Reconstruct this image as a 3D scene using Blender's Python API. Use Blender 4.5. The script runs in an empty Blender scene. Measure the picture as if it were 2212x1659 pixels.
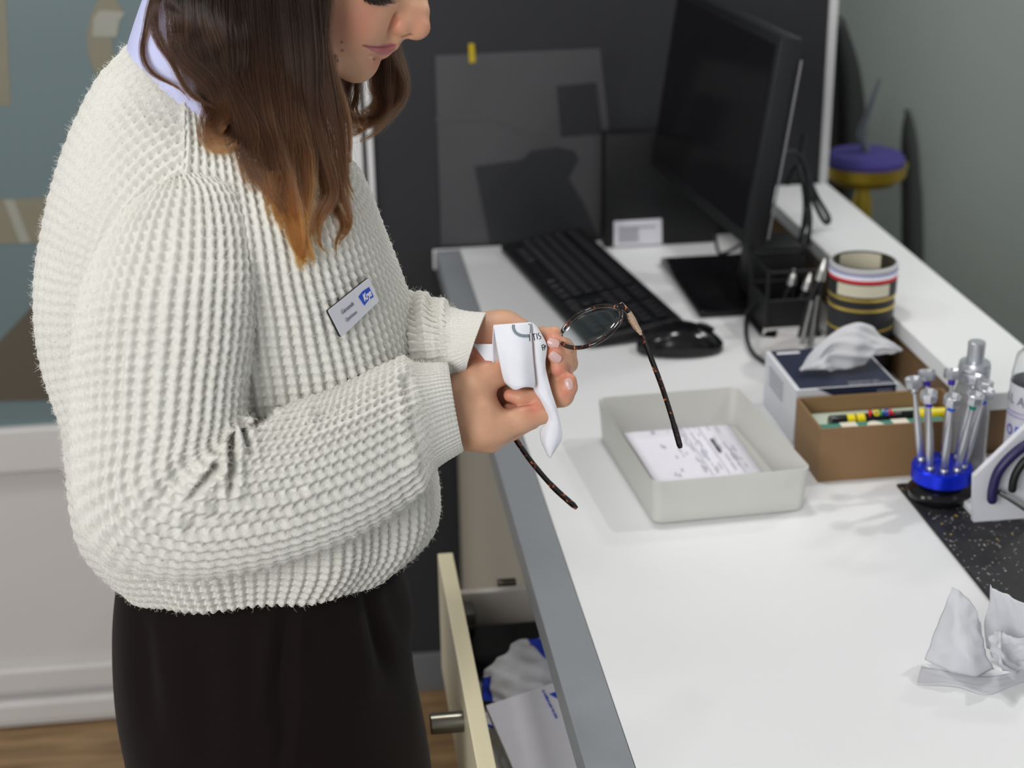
import bpy, bmesh, math, random
import numpy as np
from mathutils import Vector, Matrix
from mathutils.bvhtree import BVHTree

random.seed(7); rng = np.random.default_rng(11)
S = bpy.context.scene
COL = S.collection

# ------------------------------------------------------------------ camera
FPX, CX, CY = 3427.75, 1106.0, 829.5          # focal length and centre in pixels of the 2212x1659 frame
CH = 1.7741                                   # camera height above the floor
def _rot(yaw, pitch, roll):
    cyw, sy, cp, sp = math.cos(yaw), math.sin(yaw), math.cos(pitch), math.sin(pitch)
    f = np.array([sy*cp, cyw*cp, -sp]); r = np.array([cyw, -sy, 0.0]); d = np.cross(f, r)
    c, s = math.cos(roll), math.sin(roll)
    return np.array([c*r+s*d, -s*r+c*d, f])
CM = _rot(0.12500321, 0.38829694, 0.01545508) # rows: camera right, camera down, view direction
C0 = np.array([0.0, 0.0, CH])
RT, DN, FW = CM
cam_data = bpy.data.cameras.new('camera'); cam = bpy.data.objects.new('camera', cam_data); COL.objects.link(cam)
cam.matrix_world = Matrix(((RT[0], -DN[0], -FW[0], 0), (RT[1], -DN[1], -FW[1], 0), (RT[2], -DN[2], -FW[2], CH), (0, 0, 0, 1)))
cam_data.sensor_width = 36.0; cam_data.lens = FPX*36.0/2212.0
cam_data.clip_start = 0.05
cam_data.dof.use_dof = True; cam_data.dof.focus_distance = 1.42; cam_data.dof.aperture_fstop = 5.0
S.camera = cam
def ray(x, y): return CM.T @ np.array([(x-CX)/FPX, (y-CY)/FPX, 1.0])
def atz(x, y, z): r = ray(x, y); return C0+r*((z-CH)/r[2])
def aty(x, y, Y): r = ray(x, y); return C0+r*(Y/r[1])
def atd(x, y, d): return C0+ray(x, y)*d

# ------------------------------------------------------------------ world, lights, exposure
S.view_settings.view_transform = 'Standard'; S.view_settings.look = 'None'
S.view_settings.gamma = 1.0; S.view_settings.use_curve_mapping = False
S.view_settings.exposure = 0.0
w = bpy.data.worlds.new('world'); S.world = w; w.use_nodes = True
w.node_tree.nodes['Background'].inputs[0].default_value = (0.93, 0.97, 1.0, 1)
w.node_tree.nodes['Background'].inputs[1].default_value = 0.44
def area(name, loc, target, size, power, col=(1, 1, 1)):
    l = bpy.data.lights.new(name, 'AREA'); l.shape = 'DISK'; l.size = size; l.energy = power; l.color = col
    o = bpy.data.objects.new(name, l); COL.objects.link(o); o.location = loc
    o.rotation_euler = (Vector(target)-Vector(loc)).to_track_quat('-Z', 'Y').to_euler()
    return o
def spot(name, loc, target, size, power, deg, col=(1, 1, 1), blend=0.5):
    l = bpy.data.lights.new(name, 'SPOT'); l.shadow_soft_size = size; l.energy = power; l.color = col; l.spot_size = math.radians(deg); l.spot_blend = blend
    o = bpy.data.objects.new(name, l); COL.objects.link(o); o.location = loc
    o.rotation_euler = (Vector(target)-Vector(loc)).to_track_quat('-Z', 'Y').to_euler(); return o
spot('ceiling_spot_right', (1.75, 1.87, 2.58), (0.45, 1.6, 0.9), 0.045, 33, 75, (1.0, 0.985, 0.96))
area('ceiling_spot_above', (0.30, 1.95, 2.58), (0.15, 1.5, 0.9), 0.25, 8, (1.0, 0.985, 0.97))
area('fill_back_left', (-0.9, 1.75, 2.58), (-0.5, 2.7, 0.8), 0.35, 6.2, (1.0, 0.985, 0.97))  # added fill lamp, brightens the door and the left of the back wall
area('fill_behind_ledge', (2.1, 2.75, 2.55), (1.6, 3.3, 1.2), 0.3, 12.5, (1.0, 0.985, 0.97))  # added fill lamp, lifts the grey green wall
area('fill_front', (-1.20, -0.82, 2.12), (0.1, 1.5, 0.9), 1.3, 51, (1.0, 0.985, 0.97))  # added broad soft fill from the camera side, not a ceiling fitting
area('fill_over_person', (-0.25, 1.35, 2.58), (-0.15, 1.4, 0.9), 0.3, 1.2, (1.0, 0.985, 0.97))  # added weak fill from above for the sweater

# ------------------------------------------------------------------ helpers
def srgb(r, g, b):
    f = lambda c: (c/255.0)/12.92 if c/255.0 <= 0.04045 else ((c/255.0+0.055)/1.055)**2.4
    return (f(r), f(g), f(b))
def mat(name, col, rough=0.5, metal=0.0, noise=None, bump=None, trans=0.0, ior=1.45, sss=0.0, sheen=0.0, spec=0.5, coat=0.0, emit=None, alpha=1.0):
    m = bpy.data.materials.new(name); m.use_nodes = True
    nt = m.node_tree; b = nt.nodes['Principled BSDF']; I = b.inputs
    c = (*col, 1.0)
    I['Base Color'].default_value = c; I['Roughness'].default_value = rough; I['Metallic'].default_value = metal
    I['IOR'].default_value = ior; I['Transmission Weight'].default_value = trans
    I['Specular IOR Level'].default_value = spec; I['Coat Weight'].default_value = coat; I['Alpha'].default_value = alpha
    if sss: I['Subsurface Weight'].default_value = sss; I['Subsurface Radius'].default_value = (0.012, 0.005, 0.003); I['Subsurface Scale'].default_value = 0.5
    if sheen: I['Sheen Weight'].default_value = sheen; I['Sheen Roughness'].default_value = 0.4
    tc = nt.nodes.new('ShaderNodeTexCoord')
    sc, am = noise or (40.0, 0.04)
    n = nt.nodes.new('ShaderNodeTexNoise'); n.inputs['Scale'].default_value = sc; n.inputs['Detail'].default_value = 4
    nt.links.new(tc.outputs['Object'], n.inputs['Vector'])
    mx = nt.nodes.new('ShaderNodeMix'); mx.data_type = 'RGBA'
    mx.inputs[6].default_value = tuple(min(1, v*(1-am)) for v in col)+(1,); mx.inputs[7].default_value = tuple(min(1, v*(1+am)) for v in col)+(1,)
    nt.links.new(n.outputs['Fac'], mx.inputs[0]); nt.links.new(mx.outputs[2], I['Base Color'])
    if bump:
        bn = nt.nodes.new('ShaderNodeTexNoise'); bn.inputs['Scale'].default_value = bump[0]; bn.inputs['Detail'].default_value = 3
        nt.links.new(tc.outputs['Object'], bn.inputs['Vector'])
        bp = nt.nodes.new('ShaderNodeBump'); bp.inputs['Strength'].default_value = bump[1]; bp.inputs['Distance'].default_value = bump[2] if len(bump) > 2 else 0.001
        nt.links.new(bn.outputs['Fac'], bp.inputs['Height']); nt.links.new(bp.outputs['Normal'], I['Normal'])
    if emit: I['Emission Color'].default_value = (*emit[0], 1); I['Emission Strength'].default_value = emit[1]
    return m
def link(name, me, m=None, parent=None, smooth=True, kind=None, label=None):
    o = bpy.data.objects.new(name, me); COL.objects.link(o)
    for mm in (m if isinstance(m, (list, tuple)) else [m]):
        if mm: me.materials.append(mm)
    if smooth: me.shade_smooth()
    else: me.shade_flat()
    if parent is not None:
        o.parent = parent; o.matrix_parent_inverse = INV.get(parent.name, Matrix.Identity(4))
    if kind: o['kind'] = kind
    if label: o['label'] = label
    return o
INV = {}
def _reg(o): INV[o.name] = o.matrix_basis.inverted(); return o
def tag(o, label, cat, group=None):
    o['label'] = label; o['category'] = cat
    if group: o['group'] = group
    return o
def thing(name, label, cat, loc, group=None):
    o = bpy.data.objects.new(name, None); COL.objects.link(o); o.location = loc; o.empty_display_size = 0.02
    _reg(o); tag(o, label, cat, group); return o
def npmesh(name, V, Fq):
    me = bpy.data.meshes.new(name); V = np.asarray(V, dtype=np.float32); Fq = np.asarray(Fq, dtype=np.int32); k = Fq.shape[1]
    me.vertices.add(len(V)); me.vertices.foreach_set('co', V.ravel())
    me.loops.add(Fq.size); me.loops.foreach_set('vertex_index', Fq.ravel())
    me.polygons.add(len(Fq)); me.polygons.foreach_set('loop_start', np.arange(len(Fq), dtype=np.int32)*k)
    me.update(calc_edges=True); me.validate(); return me
class MB:
    """collects shapes into one mesh"""
    def __init__(s): s.bm = bmesh.new(); s.mi = 0
    def _seal(s, before):
        for f in s.bm.faces[before:] if False else [f for f in s.bm.faces if f.index == -1]: f.material_index = s.mi
        return s
    def box(s, lo, hi, bev=0.0, rot=None, seg=2, piv=None):
        lo, hi = Vector(lo), Vector(hi); c = (lo+hi)/2; d = hi-lo
        r = bmesh.ops.create_cube(s.bm, size=1.0, matrix=Matrix.Translation(c) @ Matrix.Diagonal((*d, 1)))
        vs = r['verts']
        if bev > 0:
            es = list({e for v in vs for e in v.link_edges})
            rr = bmesh.ops.bevel(s.bm, geom=es, offset=min(bev, 0.49*min(abs(x) for x in d)), segments=seg, profile=0.5, affect='EDGES')
            vs = list({v for f in rr['faces'] for v in f.verts} | {v for v in vs if v.is_valid})
        if rot is not None:
            bmesh.ops.rotate(s.bm, cent=Vector(piv) if piv is not None else c, matrix=rot, verts=vs)
        return s
    def tube(s, pts, r, n=10, cap=True, flat=None):
        P = [Vector(p) for p in pts]; R = r if hasattr(r, '__len__') else [r]*len(P); rings = []
        up = None
        for i, p in enumerate(P):
            t = (P[min(i+1, len(P)-1)]-P[max(i-1, 0)]).normalized()
            if up is None: up = t.orthogonal().normalized() if flat is None else Vector(flat)
            up = (up-t*up.dot(t)).normalized(); b = t.cross(up)
            rx, ry = R[i] if hasattr(R[i], '__len__') else (R[i], R[i])
            rings.append([s.bm.verts.new(p+up*(ry*math.sin(2*math.pi*k/n))+b*(rx*math.cos(2*math.pi*k/n))) for k in range(n)])
        for a, b in zip(rings[:-1], rings[1:]):
            for k in range(n): s.bm.faces.new((a[k], a[(k+1) % n], b[(k+1) % n], b[k])).material_index = s.mi
        if cap:
            s.bm.faces.new(rings[0][::-1]).material_index = s.mi; s.bm.faces.new(rings[-1]).material_index = s.mi
        return s
    def lathe(s, prof, loc=(0, 0, 0), n=32, axis=None, close=False):
        q = Matrix.Identity(3) if axis is None else Vector(axis).normalized().to_track_quat('Z', 'Y').to_matrix()
        rings = []
        for r, z in prof:
            rings.append([s.bm.verts.new(Vector(loc)+q @ Vector((r*math.cos(2*math.pi*k/n), r*math.sin(2*math.pi*k/n), z))) for k in range(n)])
        for a, b in zip(rings[:-1], rings[1:]):
            for k in range(n): s.bm.faces.new((a[k], a[(k+1) % n], b[(k+1) % n], b[k])).material_index = s.mi
        if close:
            s.bm.faces.new(rings[0][::-1]).material_index = s.mi; s.bm.faces.new(rings[-1]).material_index = s.mi
        return s
    def poly(s, pts, thick, nrm):
        """a flat polygon with thickness along nrm"""
        n = Vector(nrm)*thick; a = [s.bm.verts.new(Vector(p)) for p in pts]; b = [s.bm.verts.new(Vector(p)+n) for p in pts]; k = len(pts)
        s.bm.faces.new(a[::-1]).material_index = s.mi; s.bm.faces.new(b).material_index = s.mi
        for i in range(k): s.bm.faces.new((a[i], a[(i+1) % k], b[(i+1) % k], b[i])).material_index = s.mi
        return s
    def done(s, name, m, parent=None, smooth=True, **kw):
        bmesh.ops.recalc_face_normals(s.bm, faces=s.bm.faces)
        me = bpy.data.meshes.new(name); s.bm.to_mesh(me); s.bm.free()
        o = link(name, me, m, parent, smooth, **kw)
        if smooth:
            try: me.set_sharp_from_angle(angle=math.radians(38))
            except Exception: pass
        return o
def struct(o): o['kind'] = 'structure'; return o
def catmull(K, n):
    """n samples of a Catmull-Rom curve through the rows of K"""
    K = np.asarray(K, float); t = np.linspace(0, len(K)-1, n); i = np.minimum(t.astype(int), len(K)-2); u = (t-i).reshape((-1,)+(1,)*(K.ndim-1))
    P = lambda j: K[np.clip(j, 0, len(K)-1)]
    p0, p1, p2, p3 = P(i-1), P(i), P(i+1), P(i+2)
    p0 = np.where((i == 0).reshape(u.shape), 2*p1-p2, p0); p3 = np.where((i+2 > len(K)-1).reshape(u.shape), 2*p2-p1, p3)
    return 0.5*((2*p1)+(-p0+p2)*u+(2*p0-5*p1+4*p2-p3)*u*u+(-p0+3*p1-3*p2+p3)*u**3)
def grid_faces(nv, nu, closed):
    i = np.arange(nv-1)[:, None]; j = np.arange(nu if closed else nu-1)[None, :]; j2 = (j+1) % nu
    return np.stack([i*nu+j, i*nu+j2, (i+1)*nu+j2, (i+1)*nu+j], -1).reshape(-1, 4)
def sheet(name, ctrl, nv, nu, thick, m, parent=None, wob=0.0, mids=None, seed=1, **kw):
    """a cloth or paper patch through a grid of control points, with real thickness"""
    K = np.asarray(ctrl, float); G = catmull(K, nv); G = catmull(G.transpose(1, 0, 2), nu).transpose(1, 0, 2)
    du = np.gradient(G, axis=1); dv = np.gradient(G, axis=0); N = np.cross(du, dv); N /= np.maximum(np.linalg.norm(N, axis=2, keepdims=True), 1e-9)
    if wob:
        r = np.random.default_rng(seed); a = np.linspace(0, 1, nv)[:, None]; b = np.linspace(0, 1, nu)[None, :]; h = 0
        for _ in range(7):
            fx, fy, ph = r.uniform(-7, 7), r.uniform(-7, 7), r.uniform(0, 6.3); h = h+np.abs(np.sin(fx*a*2+fy*b*2+ph))-0.5
        G = G+N*(h*wob)[..., None]
    A = (G-N*thick/2).reshape(-1, 3); B = (G+N*thick/2).reshape(-1, 3); n0 = len(A)
    F1 = grid_faces(nv, nu, False); F2 = F1[:, ::-1]+n0
    per = list(range(nu))+[r*nu+nu-1 for r in range(1, nv)]+[(nv-1)*nu+c for c in range(nu-2, -1, -1)]+[r*nu for r in range(nv-2, 0, -1)]
    per = np.array(per); q = np.roll(per, -1); F3 = np.stack([q, per, per+n0, q+n0], -1)
    me = npmesh(name, np.vstack([A, B]), np.vstack([F1, F2, F3]))
    o = link(name, me, m, parent, True, **kw)
    if mids is not None:
        a = np.repeat(np.arange(nv-1), nu-1)/(nv-1); b = np.tile(np.arange(nu-1), nv-1)/(nu-1); ids = mids(a, b).astype(np.int32)
        me.polygons.foreach_set('material_index', np.concatenate([ids, ids, np.zeros(len(F3), np.int32)]))
    return o
def text(s, size, org, xd, yd, m, name='lettering', parent=None, ext=0.0002, align='LEFT', bold=0.0, sx=1.0):
    cu = bpy.data.curves.new('text', 'FONT'); cu.body = s; cu.size = size; cu.extrude = ext; cu.align_x = align; cu.offset = bold; cu.resolution_u = 4
    t = bpy.data.objects.new('text', cu); me = bpy.data.meshes.new_from_object(t); bpy.data.objects.remove(t); bpy.data.curves.remove(cu)
    x = Vector(xd).normalized(); y = Vector(yd); y = (y-x*y.dot(x)).normalized(); z = x.cross(y)
    me.transform(Matrix(((x[0]*sx, y[0], z[0], org[0]), (x[1]*sx, y[1], z[1], org[1]), (x[2]*sx, y[2], z[2], org[2]), (0, 0, 0, 1))))
    return link(name, me, m, parent, False)

# ------------------------------------------------------------------ materials
M_white = mat('white laminate', srgb(226, 228, 229), 0.42, noise=(6, 0.015))
M_greystrip = mat('grey edge strip', srgb(136, 140, 145), 0.38, noise=(60, 0.05))
M_cream = mat('cream laminate', srgb(238, 228, 194), 0.45, noise=(8, 0.02))
M_beige = mat('beige laminate', srgb(190, 184, 168), 0.5, noise=(8, 0.02))
M_wallgrey = mat('dark grey paint', srgb(43, 44, 48), 0.7, noise=(90, 0.05))
M_green = mat('grey green back wall', srgb(146, 155, 150), 0.45, noise=(3, 0.05))
M_trim = mat('white lacquered trim', srgb(222, 222, 224), 0.35)
M_door = mat('white door lacquer', srgb(206, 204, 203), 0.4, noise=(5, 0.02))
M_frost = mat('frosted blue grey glass', srgb(104, 120, 123), 0.3, noise=(2, 0.08))
M_vinyl = mat('beige vinyl', srgb(126, 122, 104), 0.45)
M_vinyl2 = mat('pale vinyl', srgb(150, 150, 140), 0.45)
M_brownv = mat('brown vinyl', srgb(88, 80, 70), 0.45)
M_blk = mat('matt black plastic', srgb(19, 20, 23), 0.5, noise=(120, 0.08))
M_blkgloss = mat('gloss black plastic', srgb(16, 16, 19), 0.16, noise=(30, 0.05))
M_key = mat('black key plastic', srgb(26, 27, 32), 0.35)
M_steel = mat('brushed steel', srgb(180, 180, 178), 0.32, 0.95, noise=(80, 0.08))
M_darksteel = mat('dark nickel', srgb(120, 118, 108), 0.3, 0.9)
M_silver = mat('satin aluminium', srgb(196, 198, 204), 0.34, 0.8, noise=(50, 0.05))
M_paper = mat('white paper', srgb(232, 231, 240), 0.8)
M_ink = mat('black ink', srgb(30, 32, 38), 0.7)
M_greyink = mat('grey print', srgb(150, 150, 160), 0.8)
M_blueink = mat('blue print', srgb(24, 72, 190), 0.6)
M_red = mat('red print', srgb(205, 28, 40), 0.6)
M_yellow = mat('yellow plastic', srgb(226, 205, 20), 0.4)
M_gold = mat('gold foil', srgb(196, 170, 84), 0.35, 0.6, noise=(60, 0.2))
M_cardbrown = mat('brown kraft board', srgb(136, 106, 72), 0.62, noise=(14, 0.07))
M_wood = mat('walnut upstand', srgb(112, 86, 58), 0.55, noise=(10, 0.12))
M_navy = mat('navy print', srgb(34, 40, 62), 0.45)
M_navygrip = mat('navy rubber grip', srgb(36, 30, 78), 0.4, noise=(50, 0.1))
M_bluealu = mat('blue anodised aluminium', srgb(14, 44, 214), 0.28, 0.55, noise=(30, 0.06))
M_tray = mat('frosted polypropylene', srgb(222, 222, 217), 0.42, trans=0.25, noise=(20, 0.02))
M_tissue = mat('white tissue', srgb(228, 229, 233), 0.9, bump=(220, 0.3, 0.0006))
def thin(m, fac, col):
    nt = m.node_tree; o = nt.nodes['Material Output']; s = o.inputs['Surface'].links[0].from_socket; t = nt.nodes.new('ShaderNodeBsdfTranslucent'); t.inputs[0].default_value = (*col, 1)
    mx = nt.nodes.new('ShaderNodeMixShader'); mx.inputs[0].default_value = fac; nt.links.new(s, mx.inputs[1]); nt.links.new(t.outputs[0], mx.inputs[2]); nt.links.new(mx.outputs[0], o.inputs['Surface'])
thin(M_tissue, .40, srgb(236, 236, 240))
M_purple = mat('violet plastic', srgb(60, 30, 170), 0.35)
M_bluering = mat('blue plastic ring', srgb(24, 84, 210), 0.35)
M_greenring = mat('green plastic ring', srgb(10, 130, 100), 0.35)
M_teal = mat('teal print', srgb(64, 128, 112), 0.6)
M_mint = mat('pale mint paper', srgb(186, 200, 182), 0.7)

# ================================================================== SETTING
YB = 2.7291; DZ = CH-0.85            # back wall plane, worktop height
# floor with boards that can be told apart
fl = struct(MB().box((-3.0, -1.5, -0.06), (3.2, 3.9, -0.0035)).done('floor', mat('floor underlay', srgb(70, 52, 36), 0.8), smooth=False))
_reg(fl)
def wood_mat():
    m = mat('oak laminate', srgb(146, 118, 84), 0.42)
    nt = m.node_tree; b = nt.nodes['Principled BSDF']; tc = nt.nodes.new('ShaderNodeTexCoord'); mp = nt.nodes.new('ShaderNodeMapping'); mp.inputs['Scale'].default_value = (2.2, 16, 16)
    n = nt.nodes.new('ShaderNodeTexNoise'); n.inputs['Scale'].default_value = 2.4; n.inputs['Detail'].default_value = 7; n.inputs['Distortion'].default_value = 0.6
    cr = nt.nodes.new('ShaderNodeValToRGB'); cr.color_ramp.elements[0].position = 0.3; cr.color_ramp.elements[0].color = (*srgb(112, 86, 58), 1); cr.color_ramp.elements[1].position = 0.72; cr.color_ramp.elements[1].color = (*srgb(166, 136, 98), 1)
    nt.links.new(tc.outputs['Object'], mp.inputs[0]); nt.links.new(mp.outputs[0], n.inputs['Vector']); nt.links.new(n.outputs['Fac'], cr.inputs[0]); nt.links.new(cr.outputs[0], b.inputs['Base Color'])
    return m
M_oak = wood_mat()
pb = MB().box((0, 0, -0.0035), (1.196, 0.19, 0.0), 0.0012, seg=1); pl0 = pb.done('plank', M_oak, fl, smooth=False); first = True
for r in range(-4, 16):
    for c in range(-3, 3):
        y = YB-0.195*r-0.192; x = c*1.2+(r*0.47 % 1.2)
        if y < 0.9 or x > 1.4 or x < -2.6: continue
        o = pl0 if first else pl0.copy()
        if not first: COL.objects.link(o)
        first = False; o.location = (x, y, 0)
# back wall: dark panel, white trims, grey green wall beyond, glazed door at the left
struct(MB().box((0.105, YB, 0.0), (0.913, YB+0.05, 2.6)).done('wall_back', M_wallgrey, smooth=False))
struct(MB().box((0.105, YB-0.012, 0.0), (0.913, YB, 0.085), 0.003).done('baseboard_back', mat('grey skirting', srgb(108, 110, 114), 0.5), smooth=False))
struct(MB().box((0.9135, YB-0.006, 0.0), (0.9285, YB+0.075, 2.6), 0.002).done('trim_1', M_trim, smooth=False))
struct(MB().box((0.094, YB-0.016, 0.0), (0.1045, YB+0.05, 2.6), 0.002).done('trim_2', M_trim, smooth=False))
struct(MB().box((0.06, YB-0.008, 0.0), (0.086, YB+0.05, 2.6), 0.002).done('trim_3', M_trim, smooth=False))
struct(MB().box((0.086, YB+0.01, 0.0), (0.094, YB+0.05, 2.6)).done('trim_4', M_blk, smooth=False))
struct(MB().box((0.93, 3.32, 0.0), (3.2, 3.38, 2.6)).done('wall_right', M_green, smooth=False))
struct(MB().box((-3.0, YB+0.05, 0.0), (-1.15, YB+0.1, 2.6)).done('wall_left', M_door, smooth=False))
struct(MB().box((-3.0, -1.5, 2.62), (3.2, 3.9, 2.68)).done('ceiling', mat('white ceiling', srgb(225, 225, 222), 0.9), smooth=False))
# door with frosted glass, rails and a lower panel
dz = lambda y, x=60: aty(x, y, YB)[2]
dr = _reg(struct(MB().box((-1.15, YB, 0.003), (0.06, YB+0.04, 2.6), 0.002).done('door_1', M_door, smooth=False)))
MB().box((-1.06, YB-0.004, dz(917)), (-0.02, YB+0.0, 2.4)).done('glass_pane', M_frost, dr, smooth=False)
MB().box((-1.15, YB-0.022, dz(1010)), (0.06, YB, dz(917)), 0.004).done('middle_rail', M_door, dr, smooth=False)
MB().box((-1.15, YB-0.018, dz(1487)), (0.06, YB, dz(1436)), 0.006).done('bottom_rail', M_door, dr, smooth=False)
MB().box((-1.15, YB-0.028, dz(1548)), (0.06, YB, dz(1500)), 0.008).done('kick_moulding', M_door, dr, smooth=False)
MB().box((-1.15, YB-0.022, 0.006), (0.06, YB, 0.013), 0.002).done('door_seal', M_trim, dr, smooth=False)
def decal(pts, m, name, n=0):
    yy = YB-0.0045-0.0006*n
    return MB().poly([aty(x, y, yy) for x, y in pts], 0.0005, (0, -1, 0)).done(name, m, dr, smooth=False)
decal([(-60, -40), (10, -40), (24, 228), (-60, 232)], M_vinyl, 'vinyl_letter')
arc = [(262+74*math.cos(a)*(1.0), 84+112*math.sin(a)) for a in np.linspace(-1.9, -4.5, 16)]+[(276+34*math.cos(a), 84+66*math.sin(a)) for a in np.linspace(-4.5, -1.9, 16)]
decal(arc, M_vinyl, 'vinyl_letter', 1)
decal([(200, 78), (202, 40), (215, 22), (272, 26), (258, 46), (252, 80)], M_vinyl2, 'vinyl_letter', 2)
decal([(-60, 432), (330, 420), (330, 520), (-60, 528)], M_vinyl, 'vinyl_band')
decal([(8, 432), (30, 431), (66, 524), (44, 525)], M_vinyl2, 'vinyl_stroke', 1)
decal([(-60, 800), (90, 640), (330, 630), (330, 858), (-60, 868)], M_brownv, 'vinyl_shape', 2)

# ================================================================== WORKTOP, LEDGE, CABINETS
XI, XO, XU, XL, LZ, YN = 0.2505, 0.206, 0.80, 0.9265, 1.009, 0.72
wt = thing('worktop', 'long white workshop worktop with a grey front edge strip', 'worktop', (0.5, 1.7, DZ-0.04))
MB().box((XI, YN, DZ-0.036), (XU-0.001, YB-0.013, DZ), 0.0008).done('top_panel', M_white, wt, smooth=False)
MB().box((XO, YN, DZ-0.034), (XI-0.0004, YB-0.020, DZ-0.0002), 0.0015).done('edge_strip', M_greystrip, wt, smooth=False, label='grey edge strip')
MB().box((XO-0.004, YB-0.0195, DZ-0.036), (XI+0.0, YB-0.0135, DZ), 0.001).done('end_cap', M_trim, wt, smooth=False)
lg = thing('service_ledge', 'raised narrow white ledge with a brown wooden upstand along the worktop', 'ledge', (0.86, 2.2, DZ))
MB().box((XU, 1.735, DZ+0.0), (XU+0.018, YB-0.013, LZ-0.0245)).done('upstand', M_wood, lg, smooth=False, label='brown wooden upstand')
MB().box((XU+0.018, 1.735, 0.0), (XL-0.012, 1.753, LZ-0.0245)).done('end_panel', M_wood, lg, smooth=False, label='brown end panel')
MB().box((XU-0.004, 1.728, LZ-0.024), (XL, YB-0.008, LZ), 0.0015).done('ledge_top', M_white, lg, smooth=False)
MB().box((XL-0.03, 1.76, 0.0), (XL-0.012, YB-0.01, LZ-0.0245)).done('back_panel', M_white, lg, smooth=False)
cb = thing('drawer_cabinet', 'beige base cabinet under the worktop with its drawer pulled open', 'cabinet', (0.5, 1.7, 0.0))
XF = 0.236
MB().box((XF, 1.765, 0.05), (XF+0.018, YB-0.016, DZ-0.038), 0.001).done('door_front', M_beige, cb, smooth=False)
MB().box((XF+0.02, 0.75, 0.03), (XU-0.02, YB-0.03, 0.048)).done('bottom_panel', M_beige, cb, smooth=False)
MB().box((XF+0.02, 1.748, 0.05), (XU-0.02, 1.764, DZ-0.038)).done('divider', M_beige, cb, smooth=False)
MB().box((XU-0.03, 0.75, 0.05), (XU-0.012, YB-0.03, DZ-0.038)).done('back_panel', M_beige, cb, smooth=False)
MB().box((XF, 0.75, 0.05), (XF+0.018, 1.742, 0.66), 0.001).done('door_front', M_beige, cb, smooth=False)
MB().box((XF+0.04, 0.75, 0.0), (XF+0.055, YB-0.03, 0.05)).done('plinth', M_blk, cb, smooth=False)
ZT = DZ-0.09
dw = MB().box((0.1225, 0.9, ZT-0.165), (0.1415, 1.744, ZT), 0.0012).done('drawer', M_cream, cb, smooth=False, label='cream drawer front'); INV[dw.name] = Matrix.Identity(4) @ INV[cb.name]
def sub(parent):   # children of a part built in world coordinates
    INV[parent.name] = (parent.matrix_parent_inverse.inverted() @ Matrix.Identity(4)).inverted() if False else Matrix.Identity(4)
    return parent
# the part itself sits at world origin (its mesh is in world coordinates), so its children need no offset
sub(dw)
MB().lathe([(0.0, 0), (0.0105, 0), (0.0115, 0.001), (0.0115, 0.0355), (0.009, 0.036)], (0.0868, 1.44, ZT-0.042), 24, (1, 0, 0)).done('handle', M_darksteel, dw, label='short round nickel handle')
MB().box((0.1415, 1.722, ZT-0.115), (0.60, 1.736, ZT-0.047), 0.005).done('side_rail', mat('grey white steel', srgb(190, 184, 178), 0.4), dw, smooth=True)
MB().box((0.1415, 0.9, ZT-0.128), (0.60, 1.722, ZT-0.12)).done('drawer_bottom', mat('grey drawer base', srgb(120, 122, 126), 0.6), dw, smooth=False)
MB().box((0.1425, 1.690, ZT-0.075), (0.163, 1.7215, ZT-0.058), 0.003).box((0.1425, 1.655, ZT-0.115), (0.152, 1.7215, ZT-0.08), 0.002).done('rail_clip', mat('grey clip', srgb(70, 68, 62), 0.5), dw, smooth=True)
MB().box((0.196, 1.737, ZT-0.052), (0.22, 1.747, ZT-0.044), 0.001).done('runner_stop', M_darksteel, dw, smooth=False)

# contents of the drawer
ZD = ZT-0.12
tag(MB().box((0.155, 1.635, ZD+0.001), (0.30, 1.715, ZD+0.034), 0.012, seg=3).done('cloth_pouch', mat('black cloth', srgb(10, 10, 11), 0.9)), 'flat black pouch lying at the back of the open drawer', 'pouch')
M_mf = mat('white microfibre', srgb(214, 216, 222), 0.85, bump=(500, 0.15, 0.0004))
M_mfw = [M_mf, mat('blue stripe', srgb(28, 60, 190), 0.8), mat('red stripe', srgb(200, 24, 34), 0.8), mat('grey stripe', srgb(150, 152, 158), 0.8)]
def zc(x, y, h): return atz(x, y, ZD+h)
o = sheet('cleaning_cloth', [[zc(1100, 1385, .03), zc(1150, 1378, .045), zc(1215, 1372, .035), zc(1270, 1366, .02)],
    [zc(1058, 1425, .022), zc(1120, 1415, .05), zc(1190, 1412, .052), zc(1262, 1410, .03)],
    [zc(1040, 1465, .012), zc(1095, 1462, .045), zc(1170, 1455, .05), zc(1262, 1450, .03)],
    [zc(1040, 1512, .008), zc(1100, 1520, .03), zc(1180, 1512, .034), zc(1265, 1500, .025)]], 40, 44, .0012, M_mfw, wob=.0012,
    mids=lambda a, b: np.where(np.abs(a*0.9-b*0.95+0.32) < 0.075, 1, np.where((np.abs(a-.07) < .05) & (np.abs(b-.40) < .06), 2, np.where((np.abs(a-.2) < .06) & (np.abs(b-.75) < .1), 3, np.where((b < .12) & (a > .62), 1, 0)))))
tag(o, 'white cloth with a broad blue stripe crumpled in the drawer behind the notepad', 'cloth')
o = sheet('cleaning_cloth', [[zc(1040, 1535, .006), zc(1068, 1540, .02), zc(1110, 1560, .022), zc(1150, 1585, .012)],
    [zc(1040, 1570, .008), zc(1072, 1576, .034), zc(1120, 1600, .028), zc(1170, 1630, .010)],
    [zc(1050, 1615, .008), zc(1085, 1630, .032), zc(1125, 1645, .034), zc(1180, 1670, .012)],
    [zc(1060, 1690, .006), zc(1095, 1700, .020), zc(1140, 1700, .020), zc(1200, 1710, .008)]], 44, 40, .0012, M_mfw, wob=.0019, seed=5,
    mids=lambda a, b: np.where((np.abs(a-.16) < .10) & (b > .22) & (b < .75), 2, np.where((np.abs(a-.28) < .04) & (b < .4), 1, 0)))
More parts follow.
